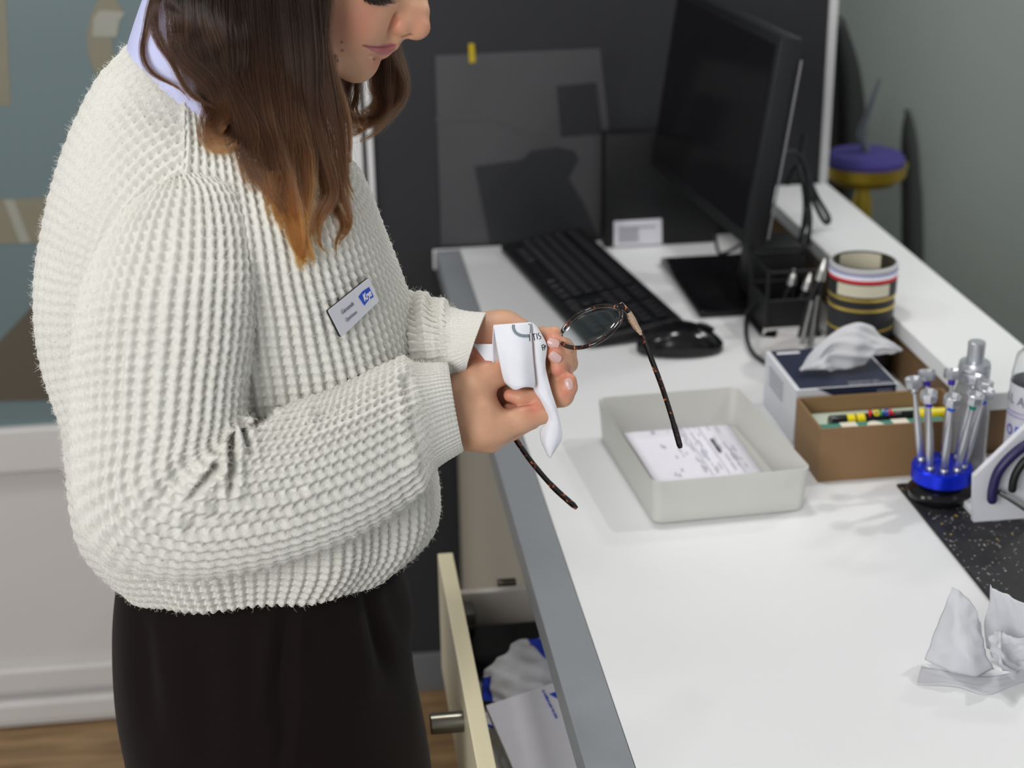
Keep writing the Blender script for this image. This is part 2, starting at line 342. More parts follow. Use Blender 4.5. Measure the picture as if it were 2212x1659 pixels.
tag(o, 'white cloth with red print crumpled in the drawer in front of the notepad', 'cloth')
npd = thing('notepad', 'blank white notepad with small blue print lying in the drawer', 'notepad', (0.19, 1.42, ZT-0.075))
c4 = [np.array(zc(*p)) for p in ((1050, 1524, .052), (1192, 1476, .056), (1238, 1659, .056), (1112, 1668, .052))]
c4[1] = c4[1]+(c4[1]-c4[0])*0.35; c4[2] = c4[2]+(c4[2]-c4[3])*0.42
nn = np.cross(c4[1]-c4[0], c4[3]-c4[0]); nn /= np.linalg.norm(nn); nn = nn*np.sign(nn[2])
MB().poly(c4, 0.008, -nn).done('pages', M_paper, npd, smooth=False)
e1 = (c4[1]-c4[0])/np.linalg.norm(c4[1]-c4[0]); e2 = (c4[3]-c4[0])/np.linalg.norm(c4[3]-c4[0])
text('La confiance pour vos yeux', .0052, np.array(zc(1170, 1492, .0565))+nn*.0004, e2, -np.cross(e2, nn)*-1 if False else e1, M_blueink, parent=npd)
p0 = np.array(zc(1186, 1500, .0562))+nn*.0003
MB().poly([p0, p0+e1*.03, p0+e1*.03+e2*.012, p0+e1*.006+e2*.012], 0.0003, nn).done('printed_block', M_blueink, npd, smooth=False)

# ================================================================== THINGS ON THE WORKTOP
# --- poster of clear film on the dark wall
ps = thing('plastic_sheet', 'large translucent plastic sheet taped to the dark wall with yellow tape', 'sheet', (0.36, YB-0.004, 1.1))
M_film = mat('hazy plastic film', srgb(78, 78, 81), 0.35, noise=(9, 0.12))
def wallpoly(pts, off, th, m, name, par, sm=False): return MB().poly([aty(x, y, YB-off) for x, y in pts], th, (0, -1, 0)).done(name, m, par, smooth=sm)
wallpoly([(940, 120), (1296, 104), (1318, 300), (1340, 526), (953, 530)], .0015, .001, M_film, 'film', ps)
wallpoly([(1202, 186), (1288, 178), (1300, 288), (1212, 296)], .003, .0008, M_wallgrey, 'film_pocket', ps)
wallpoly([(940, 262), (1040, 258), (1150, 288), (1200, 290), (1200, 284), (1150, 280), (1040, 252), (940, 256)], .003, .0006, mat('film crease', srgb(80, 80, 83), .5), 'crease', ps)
wallpoly([(1025, 360), (1128, 345), (1150, 325), (1205, 318), (1240, 326), (1250, 345), (1240, 362), (1228, 385), (1262, 440), (1296, 524), (1058, 526)], .0032, .0006, mat('dark grey shadow paint', srgb(45, 46, 49), .5), 'painted_shadow', ps)  # flat dark polygon paints a cast shadow onto the sheet
wallpoly([(1012, 94), (1024, 94), (1027, 134), (1014, 136)], .0032, .0006, mat('yellow tape', srgb(190, 165, 20), .5), 'tape', ps, False)
# --- mini tower with label
tw = thing('mini_computer', 'black mini computer tower with white label against the dark wall', 'computer', (0.6, 2.64, DZ))
MB().box((0.505, 2.668, DZ), (0.712, 2.711, DZ+0.205), 0.004).done('casing', M_blk, tw)
MB().poly([aty(x, y, 2.6675) for x, y in ((1326, 478), (1429, 472), (1430, 527), (1326, 533))], .0006, (0, -1, 0)).done('label', M_paper, tw, smooth=False, label='white printed label')
lb = MB()
for i in range(6): lb.poly([aty(1336, 490+6*i, 2.6666), aty(1336+(80 if i == 0 else 44), 488+6*i, 2.6666), aty(1336+(80 if i == 0 else 44), 491+6*i, 2.6666), aty(1336, 493+6*i, 2.6666)], .0003, (0, -1, 0))
lb.done('print_lines', M_greyink, tw, smooth=False)
# --- monitor
mo = thing('computer_monitor', 'black computer monitor seen edge-on, tilted on its flat stand', 'monitor', (0.66, 2.42, DZ))
MB().box((0.583, 2.28, DZ), (0.76, 2.565, DZ+0.012), 0.005, seg=3).done('base', M_blkgloss, mo)
ax = Vector((-0.074, 0.997, 0)).normalized(); lean = math.radians(8)
nx = Vector((-ax.y, ax.x, 0)); upv = (Vector((0, 0, 1))*math.cos(lean)-nx*math.sin(lean)).normalized(); nrm = ax.cross(upv); nrm = nrm if nrm.x < 0 else -nrm
br = Vector(aty(1606, 530, 2.17)); W_, H_ = 0.485, 0.305
def pbox(m3, lo, hi, bev, name, m, par, **kw):
    b = MB().box(lo, hi, bev); bmesh.ops.transform(b.bm, matrix=m3, verts=b.bm.verts); return b.done(name, m, par, **kw)
fm = Matrix(((ax.x, upv.x, nrm.x, br.x), (ax.y, upv.y, nrm.y, br.y), (ax.z, upv.z, nrm.z, br.z), (0, 0, 0, 1)))
pbox(fm, (0, 0, -0.035), (W_, H_, 0), 0.004, 'casing', M_blk, mo)
pbox(fm, (0.014, 0.02, 0.0002), (W_-0.014, H_-0.014, 0.0012), 0, 'screen', M_blkgloss, mo, smooth=False, label='black switched-off screen')
pbox(fm, (0.05, 0.05, -0.055), (W_-0.05, H_-0.07, -0.035), 0.008, 'back_cover', M_blk, mo)
pbox(fm, (-0.004, 0.012, -0.037), (-0.0005, H_-0.03, -0.0345), 0.0005, 'side_edge', mat('grey edge', srgb(120, 120, 124), .4), mo)
pc = br+ax*(W_/2)+upv*0.11-nrm*0.05
MB().tube([(0.70, 2.42, DZ+0.008), (0.705, 2.42, DZ+0.09), pc-nrm*0.01], [(.028, .016), (.026, .015), (.03, .02)], 12, flat=(1, 0, 0)).done('neck', M_blk, mo)
# --- cables behind the monitor
def wpts(L): return [aty(x, y, Y) for x, y, Y in L]
def cable(pts, r, m, label, grp=None):
    o = MB().tube([tuple(p) for p in catmull(np.array(pts), len(pts)*7)], r, 8).done('cable', m); return tag(o, label, 'cable', grp)
M_cab = mat('black cable', srgb(22, 24, 26), .45)
cable(wpts([(1655, 520, 2.36), (1640, 470, 2.36), (1650, 390, 2.36), (1680, 335, 2.36), (1720, 330, 2.37), (1742, 370, 2.38), (1748, 440, 2.38), (1735, 500, 2.38), (1700, 560, 2.36)]), .0028, M_cab, 'thin black cable arching beside the monitor back')
cable(wpts([(1738, 290, 2.46), (1730, 340, 2.45), (1745, 380, 2.43), (1765, 425, 2.43), (1790, 470, 2.43), (1782, 480, 2.43), (1760, 440, 2.43), (1742, 395, 2.42), (1750, 470, 2.41), (1745, 530, 2.40)]), .0042, M_cab, 'thick black cable looped over the white ledge edge')
cable(wpts([(1700, 400, 2.5), (1722, 360, 2.49), (1738, 430, 2.46), (1733, 500, 2.44), (1720, 560, 2.42)]), .0034, M_cab, 'black cable hanging straight between the loops')
cable([atz(1546, 505, DZ+.05), atz(1548, 530, DZ+.02), atz(1556, 548, DZ+.005), atz(1580, 540, DZ+.012), atz(1600, 528, DZ+.03)], .003, M_cab, 'short black cable loop behind the monitor stand')
cable([aty(1650, 640, 2.22), atz(1620, 665, DZ+.03), atz(1612, 690, DZ+.006), atz(1612, 725, DZ+.0045), atz(1626, 762, DZ+.0045), atz(1656, 786, DZ+.0045)], .0030, M_cab, 'black cable curving across the white worktop to the tissue box')
# --- keyboard
kx = np.array([0.389, 2.176, DZ]); ku = np.array([-0.138, 0.99, 0.0]); ku /= np.linalg.norm(ku); kvf = np.array([0.99, 0.138, 0.0])
tl = math.radians(7); kv = kvf*math.cos(tl)+np.array([0, 0, 1])*math.sin(tl); kn = np.cross(ku, kv); kn = kn*np.sign(kn[2])
KM = Matrix(((ku[0], kv[0], kn[0], kx[0]), (ku[1], kv[1], kn[1], kx[1]), (ku[2], kv[2], kn[2], kx[2]+0.002), (0, 0, 0, 1)))
kb = thing('computer_keyboard', 'full-size black keyboard lying lengthwise on the white worktop', 'keyboard', tuple(kx))
KL, KW = 0.505, 0.154
b = MB().box((0, 0, 0.0), (KL, KW, 0.013), 0.006, seg=3); bmesh.ops.transform(b.bm, matrix=KM, verts=b.bm.verts); b.done('case', M_blk, kb)
for u0 in (0.03, KL-0.05):
    b = MB().box((u0, KW-0.02, -0.016), (u0+0.02, KW-0.012, 0.0)); bmesh.ops.transform(b.bm, matrix=KM, verts=b.bm.verts); b.done('foot', M_blk, kb, smooth=False)
kmesh = {}
def key(u, v, wd):
    if wd not in kmesh:
        b = MB().box((0, 0, 0), (wd, 0.0165, 0.0075), 0.0016, seg=1); me = bpy.data.meshes.new('key'); b.bm.to_mesh(me); b.bm.free(); me.materials.append(M_key); kmesh[wd] = me
    o = bpy.data.objects.new('key', kmesh[wd]); COL.objects.link(o); o.parent = kb; o.matrix_parent_inverse = INV[kb.name]
    o.matrix_basis = KM @ Matrix.Diagonal((KL/0.462, 1, 1, 1)) @ Matrix.Translation((u, v, 0.0125))
for r in range(6):          # row 0 is nearest the user, along the left edge; u runs towards the wall, so the number pad is at the near end
    v = 0.014+r*0.0195+(0.006 if r == 5 else 0)
    for k in range(4): key(0.014+k*0.0188, v, 0.0172)
    for k in range(3):
        if not (r in (1, 2) and k != 1) or r == 0: key(0.098+k*0.0188, v, 0.0172)
    if r == 0:
        for u, wd in ((0.163, .022), (0.187, .022), (0.211, .022), (0.235, .108), (0.345, .022), (0.369, .022), (0.393, .022)): key(u, v, wd)
    else:
        for k in range(14): key(0.163+k*0.0205, v, 0.0187)
# --- mouse
ms = thing('computer_mouse', 'glossy black computer mouse beside the near end of the keyboard', 'mouse', (0.52, 2.17, DZ))
mm = thing
def mouse_mesh():
    nv, nu = 26, 36; V = []
    for i in range(nv):
        t = i/(nv-1); a = 0.062*math.cos(math.pi*(t-0.5))**0.42 if 0 < t < 1 else 0.0; x = -0.062+0.124*t
        wd = 0.034*max(0.0, math.sin(math.pi*min(max(t, 0.001), 0.999)))**0.38; h = 0.036*max(0.0, math.sin(math.pi*(0.06+0.9*t)))**0.6
        for j in range(nu):
            an = 2*math.pi*j/nu; c, s_ = math.cos(an), math.sin(an)
            V.append((x, wd*np.sign(c)*abs(c)**0.8, h*0.30+h*0.70*s_**1.0 if s_ > 0 else h*0.30*(1-abs(s_)**0.5)))
    return npmesh('shell', V, grid_faces(nv, nu, True))
me = mouse_mesh(); me.transform(Matrix.Translation((0.522, 2.150, DZ+0.0005)) @ Matrix.Rotation(math.radians(-6), 4, 'Z') @ Matrix.Diagonal((1.03, 1.12, 1.22, 1))); link('shell', me, M_blkgloss, ms)
MB().tube([(0.570, 2.142, DZ+0.0330), (0.560, 2.143, DZ+0.0395), (0.547, 2.145, DZ+0.0425)], .0035, 10).done('scroll_wheel', M_blk, ms)
# --- white card reader with dark window
cr_ = thing('card_reader', 'small white desktop device with a black window beside the tool rack', 'device', tuple(atz(1690, 745, DZ)))
p = [atz(1650, 708, DZ+.018), atz(1745, 700, DZ+.018), atz(1735, 770, DZ+.018), atz(1640, 750, DZ+.018)]
MB().poly(p, .018, (0, 0, -1)).done('housing', mat('white plastic', srgb(198, 196, 196), .4), cr_, smooth=False)
MB().poly([atz(x, y, DZ+.0186) for x, y in ((1656, 716), (1680, 713), (1676, 729), (1646, 727))], .0006, (0, 0, 1)).done('window', M_blkgloss, cr_, smooth=False)
# --- tool rack with pliers and pens between the monitor and the tube
tr = thing('tool_rack', 'black wire tool rack crowded behind the tissue box', 'rack', (0.70, 2.22, DZ))
rk = MB().box((0.655, 2.17, DZ), (0.745, 2.27, DZ+0.008), .002)
for x, y in ((.66, 2.175), (.74, 2.175), (.66, 2.265), (.74, 2.265)): rk.tube([(x, y, DZ), (x, y, DZ+.11)], .003, 8)
for x, y, xx, yy in ((.66, 2.174, .74, 2.176), (.66, 2.264, .74, 2.266), (.659, 2.175, .661, 2.265), (.739, 2.175, .741, 2.265)): rk.box((x, y, DZ+.006), (xx, yy, DZ+.058))
for z in (.06, .105): rk.tube([(.66, 2.175, DZ+z), (.74, 2.175, DZ+z), (.74, 2.265, DZ+z), (.66, 2.265, DZ+z), (.66, 2.175, DZ+z)], .0025, 8)
rk.done('frame', M_blk, tr)
tag(MB().box((.672, 2.30, DZ+.0125), (.752, 2.375, DZ+.105), .006).done('cable_box', M_blk), 'black cable box on the monitor base behind the tool rack', 'box')
def plier(x0, y0, x1, y1, Y, r, lab, tip=False):
    a, b = np.array(aty(x0, y0, Y)), np.array(aty(x1, y1, Y)); d = b-a; s1 = np.array([.009, 0, 0])
    t = thing('pliers', lab, 'pliers', tuple(b), 'pliers in the wire tool rack')
    MB().tube([a, a+d*.3+s1*.6, a+d*.65+s1*.9, b+s1], [.003, r, r, r*.8], 8).done('handle', M_blk, t)
    MB().tube([a+s1*.3, a+d*.3-s1*.6, a+d*.65-s1*.9, b-s1], [.003, r, r, r*.8], 8).done('handle', M_blk, t)
    MB().tube([a-d*.02, a+d*.12], [.006, .008], 10).tube([a-d*.16, a-d*.02], [.002, .006], 8).done('jaw', M_steel, t, label='steel jaw')
plier(1775, 585, 1735, 745, 2.13, .0045, 'black-handled pliers with bright steel jaws standing next to the black tube')
plier(1745, 610, 1712, 735, 2.19, .0042, 'second pliers from the black tube, standing in the rack')
plier(1712, 600, 1690, 715, 2.23, .0042, 'pliers standing in the rack nearest the monitor stand')
for i, (x0, y0, x1, y1, Y) in enumerate(((1755, 650, 1728, 760, 2.10), (1768, 640, 1748, 770, 2.11))):
    o = MB().tube([aty(x0, y0, Y), aty(x1, y1, Y)], [.0035, .0042], 10).done('tweezers', M_steel)
    tag(o, ['slim steel tweezers leaning in front of the pliers', 'wider steel tweezers leaning against the black tube'][i], 'tweezers', 'tweezers by the tool rack')
# --- black tube with paper rolls
tb = thing('round_tube_box', 'tall round black box with gold bands and paper bands on top', 'box', (.752, 2.03, DZ))
o3 = (.752, 2.03, DZ); R0 = .0455
MB().lathe([(0, 0), (R0, 0), (R0, .122), (R0-.002, .122), (R0-.002, .004), (0, .004)], o3, 48).done('tube', mat('black card', srgb(32, 33, 37), .5), tb)
for z0, z1 in ((.074, .0765), (.104, .108), (.119, .123)): MB().lathe([(R0, z0), (R0+.0012, z0), (R0+.0012, z1), (R0, z1)], o3, 48).done('gold_band', M_gold, tb, label='gold band')
RR = R0+.0005
MB().lathe([(RR, .1235), (RR+.001, .1235), (RR+.001, .145), (RR-.004, .145), (RR-.004, .125)], o3, 48).done('paper_band', mat('black paper', srgb(28, 28, 30), .5), tb)
def bandpart(z0, z1, r, a0, a1, m, nm):
    b = MB(); n = 28
    A = [(r*math.cos(a), r*math.sin(a)) for a in np.linspace(a0, a1, n)]
    for (x0, y0), (x1, y1) in zip(A[:-1], A[1:]):
        v = [b.bm.verts.new((o3[0]+x, o3[1]+y, o3[2]+z)) for x, y, z in ((x0, y0, z0), (x1, y1, z0), (x1, y1, z1), (x0, y0, z1))]; b.bm.faces.new(v)
    return b.done(nm, m, tb)
M_cream2 = mat('cream label paper', srgb(206, 200, 178), .7)
bandpart(.126, .1435, RR+.0016, math.radians(205), math.radians(300), M_cream2, 'paper_label')
MB().lathe([(RR+.0002, .1455), (RR+.0014, .1455), (RR+.0014, .1500), (RR+.0002, .1500)], o3, 48).done('red_ribbon', M_red, tb)
MB().lathe([(RR+.0002, .1502), (RR+.0014, .1502), (RR+.0014, .1560), (RR+.0002, .1560)], o3, 48).done('white_ribbon', M_paper, tb)
MB().lathe([(RR+.0002, .1562), (RR+.0014, .1562), (RR+.0014, .1580), (RR+.0002, .1580)], o3, 48).done('blue_ribbon', mat('pale blue ribbon', srgb(90, 100, 190), .6), tb)
MB().lathe([(RR+.0002, .1582), (RR+.0012, .1582), (RR+.0010, .1640), (RR-.002, .1655), (RR-.0042, .1655), (RR-.0042, .125)], o3, 48).done('top_band', mat('grey paper', srgb(178, 178, 182), .6), tb)
MB().lathe([(RR-.0022, .1662), (RR-.0050, .1662), (RR-.0050, .140)], o3, 48).done('rim', mat('olive black rim', srgb(52, 50, 40), .5), tb)
bandpart(.138, .1645, RR-.0054, math.radians(35), math.radians(125), M_cream2, 'inner_label')
text('Menrad', .009, (o3[0]-.032, o3[1]-.0335, DZ+.131), (1, -.55, 0), (0, 0, 1), M_greyink, parent=tb) if False else None
# --- tissue box
xb0, xb1, yb0, yb1, zb = .588, .723, 1.797, 1.935, DZ+.0765
tx = thing('tissue_box', 'white and navy tissue box with a tissue sticking out', 'tissue box', ((xb0+xb1)/2, (yb0+yb1)/2, DZ))
MB().box((xb0, yb0, DZ+.001), (xb1, yb1, zb), .0012).done('carton', mat('white carton', srgb(214, 216, 222), .5), tx, smooth=False)
MB().box((xb0+.006, yb0+.002, zb), (xb1-.003, yb1-.002, zb+.0006)).done('top_print', M_navy, tx, smooth=False, label='navy printed top')
MB().poly([(xb0+.028, yb0-.0004, zb), (xb1-.003, yb0-.0004, zb), (xb1-.003, yb0-.0004, zb-.034), (xb0+.088, yb0-.0004, zb-.034), (xb0+.056, yb0-.0004, zb-.014)], .0005, (0, -1, 0)).done('front_print', M_navy, tx, smooth=False)
MB().box((xb0+.012, yb1-.016, zb+.0006), (xb0+.043, yb1-.010, zb+.001)).done('white_strip', M_paper, tx, smooth=False)
text('Essuie-lunettes', .0085, (xb1-.008, yb0+.006, zb+.0009), (-1, 0, 0), (0, -1, 0), M_greyink, parent=tx, sx=1.1)
text('100 mouchoirs', .007, (xb1-.02, yb0+.014, zb+.0009), (-1, 0, 0), (0, -1, 0), M_greyink, parent=tx)
text('05071', .0085, (xb1-.028, yb0-.0012, zb-.012), (1, 0, 0), (0, 0, 1), M_greyink, parent=tx)
gl_ = MB()
for i in range(5): gl_.poly([(xb0-.0006, yb0+.05+.0*i, zb-.012-.006*i), (xb0-.0006, yb0+.115, zb-.012-.006*i), (xb0-.0006, yb0+.115, zb-.0135-.006*i), (xb0-.0006, yb0+.05, zb-.0135-.006*i)], .0004, (-1, 0, 0))
gl_.done('side_print', M_greyink, tx, smooth=False)
ty = (yb0+yb1)/2
def T(x, y, dy): return aty(x, y, ty+dy)
tsu = sheet('tissue', [[T(1726, 796, -.02), T(1745, 770, -.012), T(1790, 722, .0), T(1845, 697, .004), T(1885, 703, .006), T(1912, 728, .004), T(1951, 752, .0)],
    [T(1727, 797, -.026), T(1760, 775, -.022), T(1800, 735, -.014), T(1850, 722, -.012), T(1885, 730, -.004), T(1915, 742, -.006), T(1951, 755, -.004)],
    [T(1735, 798, -.03), T(1775, 790, -.034), T(1795, 765, -.02), T(1850, 760, -.03), T(1880, 755, -.014), T(1912, 752, -.012), T(1945, 759, -.008)],
    [T(1745, 799, -.03), T(1790, 799, -.036), T(1812, 798, -.024), T(1845, 795, -.03), T(1872, 788, -.02), T(1885, 772, -.012), T(1930, 761, -.010)]], 28, 42, .0006, M_tissue, tx, wob=.0017, label='white tissue pulled up through the opening')
# --- kraft organiser box
ox0, ox1, oy0, oy1, oz = .586, .778, 1.686, 1.7855, DZ+.0705
og = thing('desk_organiser', 'open brown kraft organiser box in front of the tissue box', 'box', ((ox0+ox1)/2, (oy0+oy1)/2, DZ))
th = .0025
MB().box((ox0, oy0, DZ), (ox1, oy0+th, oz)).done('front_panel', M_cardbrown, og, smooth=False)
MB().box((ox0, oy1-th, DZ), (ox1, oy1, oz)).done('back_panel', M_cardbrown, og, smooth=False)
MB().box((ox0, oy0+th, DZ), (ox0+th, oy1-th, oz)).done('side_panel', M_cardbrown, og, smooth=False)
MB().box((ox1-th, oy0+th, DZ), (ox1, oy1-th, oz)).done('side_panel', M_cardbrown, og, smooth=False)
MB().box((ox0+th, oy0+th, DZ), (ox1-th, oy1-th, DZ+.003)).done('base_panel', M_cardbrown, og, smooth=False)
tag(MB().box((ox0+.004, oy0+.032, DZ+.003), (ox1-.012, oy1-.004, DZ+.049), .001).done('note_block', M_mint, smooth=False), 'pale mint note block inside the brown organiser box', 'notepad')
pkt = thing('patterned_packet', 'teal and white patterned packet inside the brown organiser box', 'packet', (.67, oy0+.02, DZ+.003))
MB().box((ox0+.006, oy0+.005, DZ+.003), (ox1-.03, oy0+.028, DZ+.0645), .001).done('packet_body', M_teal, pkt, smooth=False)
pm = MB()
for i, x in enumerate((.618, .648, .683)):
    zt = DZ+.0647
    if i == 1: pm.poly([(x+.012+.012*math.cos(a), oy0+.0055+.021*math.sin(a), zt) for a in np.linspace(0, math.pi, 12)], .0004, (0, 0, 1))
    else: pm.poly([(x, oy0+.0055, zt), (x+.02, oy0+.0055, zt), (x+.02, oy0+.0275, zt), (x, oy0+.0275, zt)], .0004, (0, 0, 1))
pm.done('printed_shapes', mat('cream print', srgb(222, 214, 196), .6), pkt, smooth=False)
mk = thing('paint_marker', 'black paint marker with coloured lettering and yellow cap in the organiser', 'marker', (.68, oy0+.05, DZ+.054))
ma = np.array([.613, oy0+.050, DZ+.0572]); mb_ = np.array([.748, oy0+.050, DZ+.0572]); md = (mb_-ma)/np.linalg.norm(mb_-ma)
MB().lathe([(0, 0), (.0062, 0), (.0075, .002), (.0075, .112), (.006, .113)], tuple(ma), 20, md).done('barrel', M_blkgloss, mk)
MB().lathe([(.006, .113), (.0085, .1135), (.0085, .149), (.007, .152), (0, .1525)], tuple(ma), 20, md).done('cap', M_yellow, mk, label='yellow cap')
bl = MB()
for i, (a0, a1) in enumerate(((.022, .032), (.034, .0445))): bl.tube([ma+md*a0, ma+md*a1], .00765, 20, cap=False)
bl.done('yellow_label', M_yellow, mk)
for ch, k, cm in (('P', .049, M_red), ('O', .0555, M_yellow), ('S', .0625, M_greenring), ('C', .0685, M_blueink), ('A', .0745, M_red)):
    text(ch, .0098, ma+md*k+np.array([0, -.0045, .0062]), (1, 0, 0), (0, .6, .8), cm, parent=mk, bold=.0006)
text('uni', .0065, ma+md*.083+np.array([0, -.0045, .0062]), (1, 0, 0), (0, .6, .8), M_silver, parent=mk)
# --- frosted tray with order sheet
t0 = [np.array((.362, 1.603)), np.array((.552, 1.611)), np.array((.532, 1.868)), np.array((.344, 1.86))]
ty_ = thing('plastic_tray', 'frosted translucent plastic job tray with a printed sheet inside', 'tray', (.45, 1.73, DZ))
def tray():
    cen = sum(t0)/4; nz = [0.001, .0545]; bm = bmesh.new(); rings = []
    def ring(off, z, k=6, rr=.012):
        out = []
        for i in range(4):
            p = t0[i]; a = t0[i-1]-p; c = t0[(i+1) % 4]-p; a /= np.linalg.norm(a); c /= np.linalg.norm(c)
            q = p-(a+c)*off
            for s in range(k):
                f = s/(k-1); out.append(q+a*rr*(1-f)**2+c*rr*f**2)
        return [bm.verts.new((x, y, DZ+z)) for x, y in out]
    prof = [(-.012, .001), (-.009, .0004), (-.004, .0015), (0, .056), (-.0006, .0566), (-.0012, .056), (-.0055, .0035), (-.012, .0022)]
    for off, z in prof: rings.append(ring(off, z))
    for a, c in zip(rings[:-1], rings[1:]):
        for k in range(len(a)): bm.faces.new((a[k], a[(k+1) % len(a)], c[(k+1) % len(a)], c[k]))
    bm.faces.new(rings[0][::-1]); bm.faces.new(rings[-1]); bmesh.ops.recalc_face_normals(bm, faces=bm.faces)
    me = bpy.data.meshes.new('tray_shell'); bm.to_mesh(me); bm.free(); me.set_sharp_from_angle(angle=math.radians(50)); return me
link('tray_shell', tray(), M_tray, ty_)
zp = DZ+.0055
sh = thing('order_sheet', 'white printed order sheet lying in the frosted tray', 'paper', tuple(atz(1480, 970, zp)))
pc4 = [atz(x, y, zp) for x, y in ((1336, 920), (1570, 912), (1648, 1022), (1418, 1047))]
sheet('page', [[pc4[0], (pc4[0]*2+pc4[1])/3, (pc4[0]+2*pc4[1])/3, pc4[1]], [(pc4[0]+pc4[3])/2+np.array([0, 0, .0015]), ((pc4[0]*2+pc4[1])/3+(pc4[3]*2+pc4[2])/3)/2, ((pc4[0]+2*pc4[1])/3+(pc4[3]+2*pc4[2])/3)/2, (pc4[1]+pc4[2])/2], [pc4[3], (pc4[3]*2+pc4[2])/3, (pc4[3]+2*pc4[2])/3, pc4[2]]], 12, 14, .0003, M_paper, sh)
def SP(u, v): return (pc4[0]*(1-u)+pc4[1]*u)*(1-v)+(pc4[3]*(1-u)+pc4[2]*u)*v+np.array([0, 0, .0012])
def sq(b, u0, v0, u1, v1): b.poly([SP(u0, v0), SP(u1, v0), SP(u1, v1), SP(u0, v1)], .0002, (0, 0, 1))
b = MB(); r_ = random.Random(4)
for u in (.545, .70, .845): sq(b, u, .02 if u != .845 else .5, u+.004, .97)
b.done('ruled_line', M_greyink, sh, smooth=False)
b = MB()
for u in (.40, .44, .50, .52, .58, .60, .62, .66, .76, .78, .83, .86, .89):
    v = r_.uniform(.03, .15)
    while v < .9:
        L = r_.uniform(.03, .14)
        if r_.random() < .62: sq(b, u, v, u+.009, min(v+L, .95))
        v += L+r_.uniform(.02, .12)
for u, v in ((.18, .06), (.25, .14), (.27, .13), (.26, .38), (.28, .40), (.33, .58), (.22, .86), (.25, .88), (.30, .8)): sq(b, u, v, u+.012, v+.05)
b.done('printed_text', mat('pale grey print', srgb(178, 178, 190), .8), sh, smooth=False)
b = MB(); v = .33
while v < .58:
    d = r_.uniform(.004, .012); sq(b, .735, v, .765, v+d); v += d+r_.uniform(.002, .006)
b.done('barcode', M_ink, sh, smooth=False)
# --- black speckled rubber mat
def speckle():
    m = mat('black speckled rubber', srgb(24, 25, 28), .55, bump=(160, .35, .0012)); nt = m.node_tree; b = nt.nodes['Principled BSDF']
    tc = nt.nodes.new('ShaderNodeTexCoord'); col = None
    base = nt.nodes.new('ShaderNodeRGB'); base.outputs[0].default_value = (*srgb(26, 27, 30), 1); cur = base.outputs[0]
    wn = nt.nodes.new('ShaderNodeTexNoise'); wn.inputs['Scale'].default_value = 260; nt.links.new(tc.outputs['Object'], wn.inputs['Vector']); wa_ = nt.nodes.new('ShaderNodeVectorMath'); wa_.operation = 'MULTIPLY_ADD'; wa_.inputs[1].default_value = (.007, .007, .007); nt.links.new(wn.outputs['Color'], wa_.inputs[0]); nt.links.new(tc.outputs['Object'], wa_.inputs[2])
    for sc, th_, c in ((190, .22, srgb(172, 168, 158)), (120, .18, srgb(176, 170, 150)), (85, .14, srgb(206, 170, 50)), (120, .16, srgb(70, 70, 120))):
        v = nt.nodes.new('ShaderNodeTexVoronoi'); v.inputs['Scale'].default_value = sc; nt.links.new(wa_.outputs[0], v.inputs['Vector'])
        lt = nt.nodes.new('ShaderNodeMath'); lt.operation = 'LESS_THAN'; lt.inputs[1].default_value = th_; nt.links.new(v.outputs['Distance'], lt.inputs[0])
        sp = nt.nodes.new('ShaderNodeSeparateColor'); nt.links.new(v.outputs['Color'], sp.inputs[0])
        gt = nt.nodes.new('ShaderNodeMath'); gt.operation = 'GREATER_THAN'; gt.inputs[1].default_value = .62 if sc == 190 else .86; nt.links.new(sp.outputs[0], gt.inputs[0])
        mu = nt.nodes.new('ShaderNodeMath'); mu.operation = 'MULTIPLY'; nt.links.new(lt.outputs[0], mu.inputs[0]); nt.links.new(gt.outputs[0], mu.inputs[1])
        mx = nt.nodes.new('ShaderNodeMix'); mx.data_type = 'RGBA'; nt.links.new(mu.outputs[0], mx.inputs[0]); nt.links.new(cur, mx.inputs[6]); mx.inputs[7].default_value = (*c, 1); cur = mx.outputs[2]
    nt.links.new(cur, b.inputs['Base Color']); return m
ZM = DZ+.004
tag(MB().box((.676, 1.02, DZ), (1.02, 1.66, ZM), .0015).done('rubber_mat', speckle(), smooth=False), 'black rubber mat with coloured specks on the worktop', 'mat')
# the worktop runs on to the right in front of the ledge
MB().box((XU, YN, DZ-.036), (1.3, 1.732, DZ-.0003)).done('side_panel_top', M_white, wt, smooth=False)
# --- screwdriver carousel
sc_ = (.7145, 1.62)
ss = thing('screwdriver_stand', 'round blue anodised screwdriver stand on a black turntable', 'stand', (*sc_, ZM))
MB().lathe([(0, 0), (.036, 0), (.038, .003), (.038, .009), (.034, .014), (.026, .018), (.024, .0215), (0, .0215)], (*sc_, ZM), 40).done('turntable', M_blkgloss, ss)
MB().lathe([(0, .0216), (.033, .0216), (.0355, .024), (.0355, .0395), (.0335, .0418), (.010, .0418), (.008, .040), (0, .040)], (*sc_, ZM), 56).done('blue_disc', M_bluealu, ss)
hl = MB()
HZ = ZM+.0418; ANG = [math.radians(a) for a in (252, 290, 322, 356, 24, 64, 108, 152, 214)]
for a in ANG: hl.lathe([(.0, .0), (.0052, .0), (.0052, .0004)], (sc_[0]+.0245*math.cos(a), sc_[1]+.0245*math.sin(a), HZ), 14)
hl.done('socket', mat('dark blue socket', srgb(8, 10, 70), .4), ss)
MB().poly([(sc_[0]-.004+.0022*math.cos(a), sc_[1]-.0205+.004*math.sin(a), HZ+.0001) for a in np.linspace(0, 6.28, 14)[:-1]], .0003, (0, 0, 1)).done('white_mark', M_paper, ss, smooth=False)  # small white oval on top of the blue disc
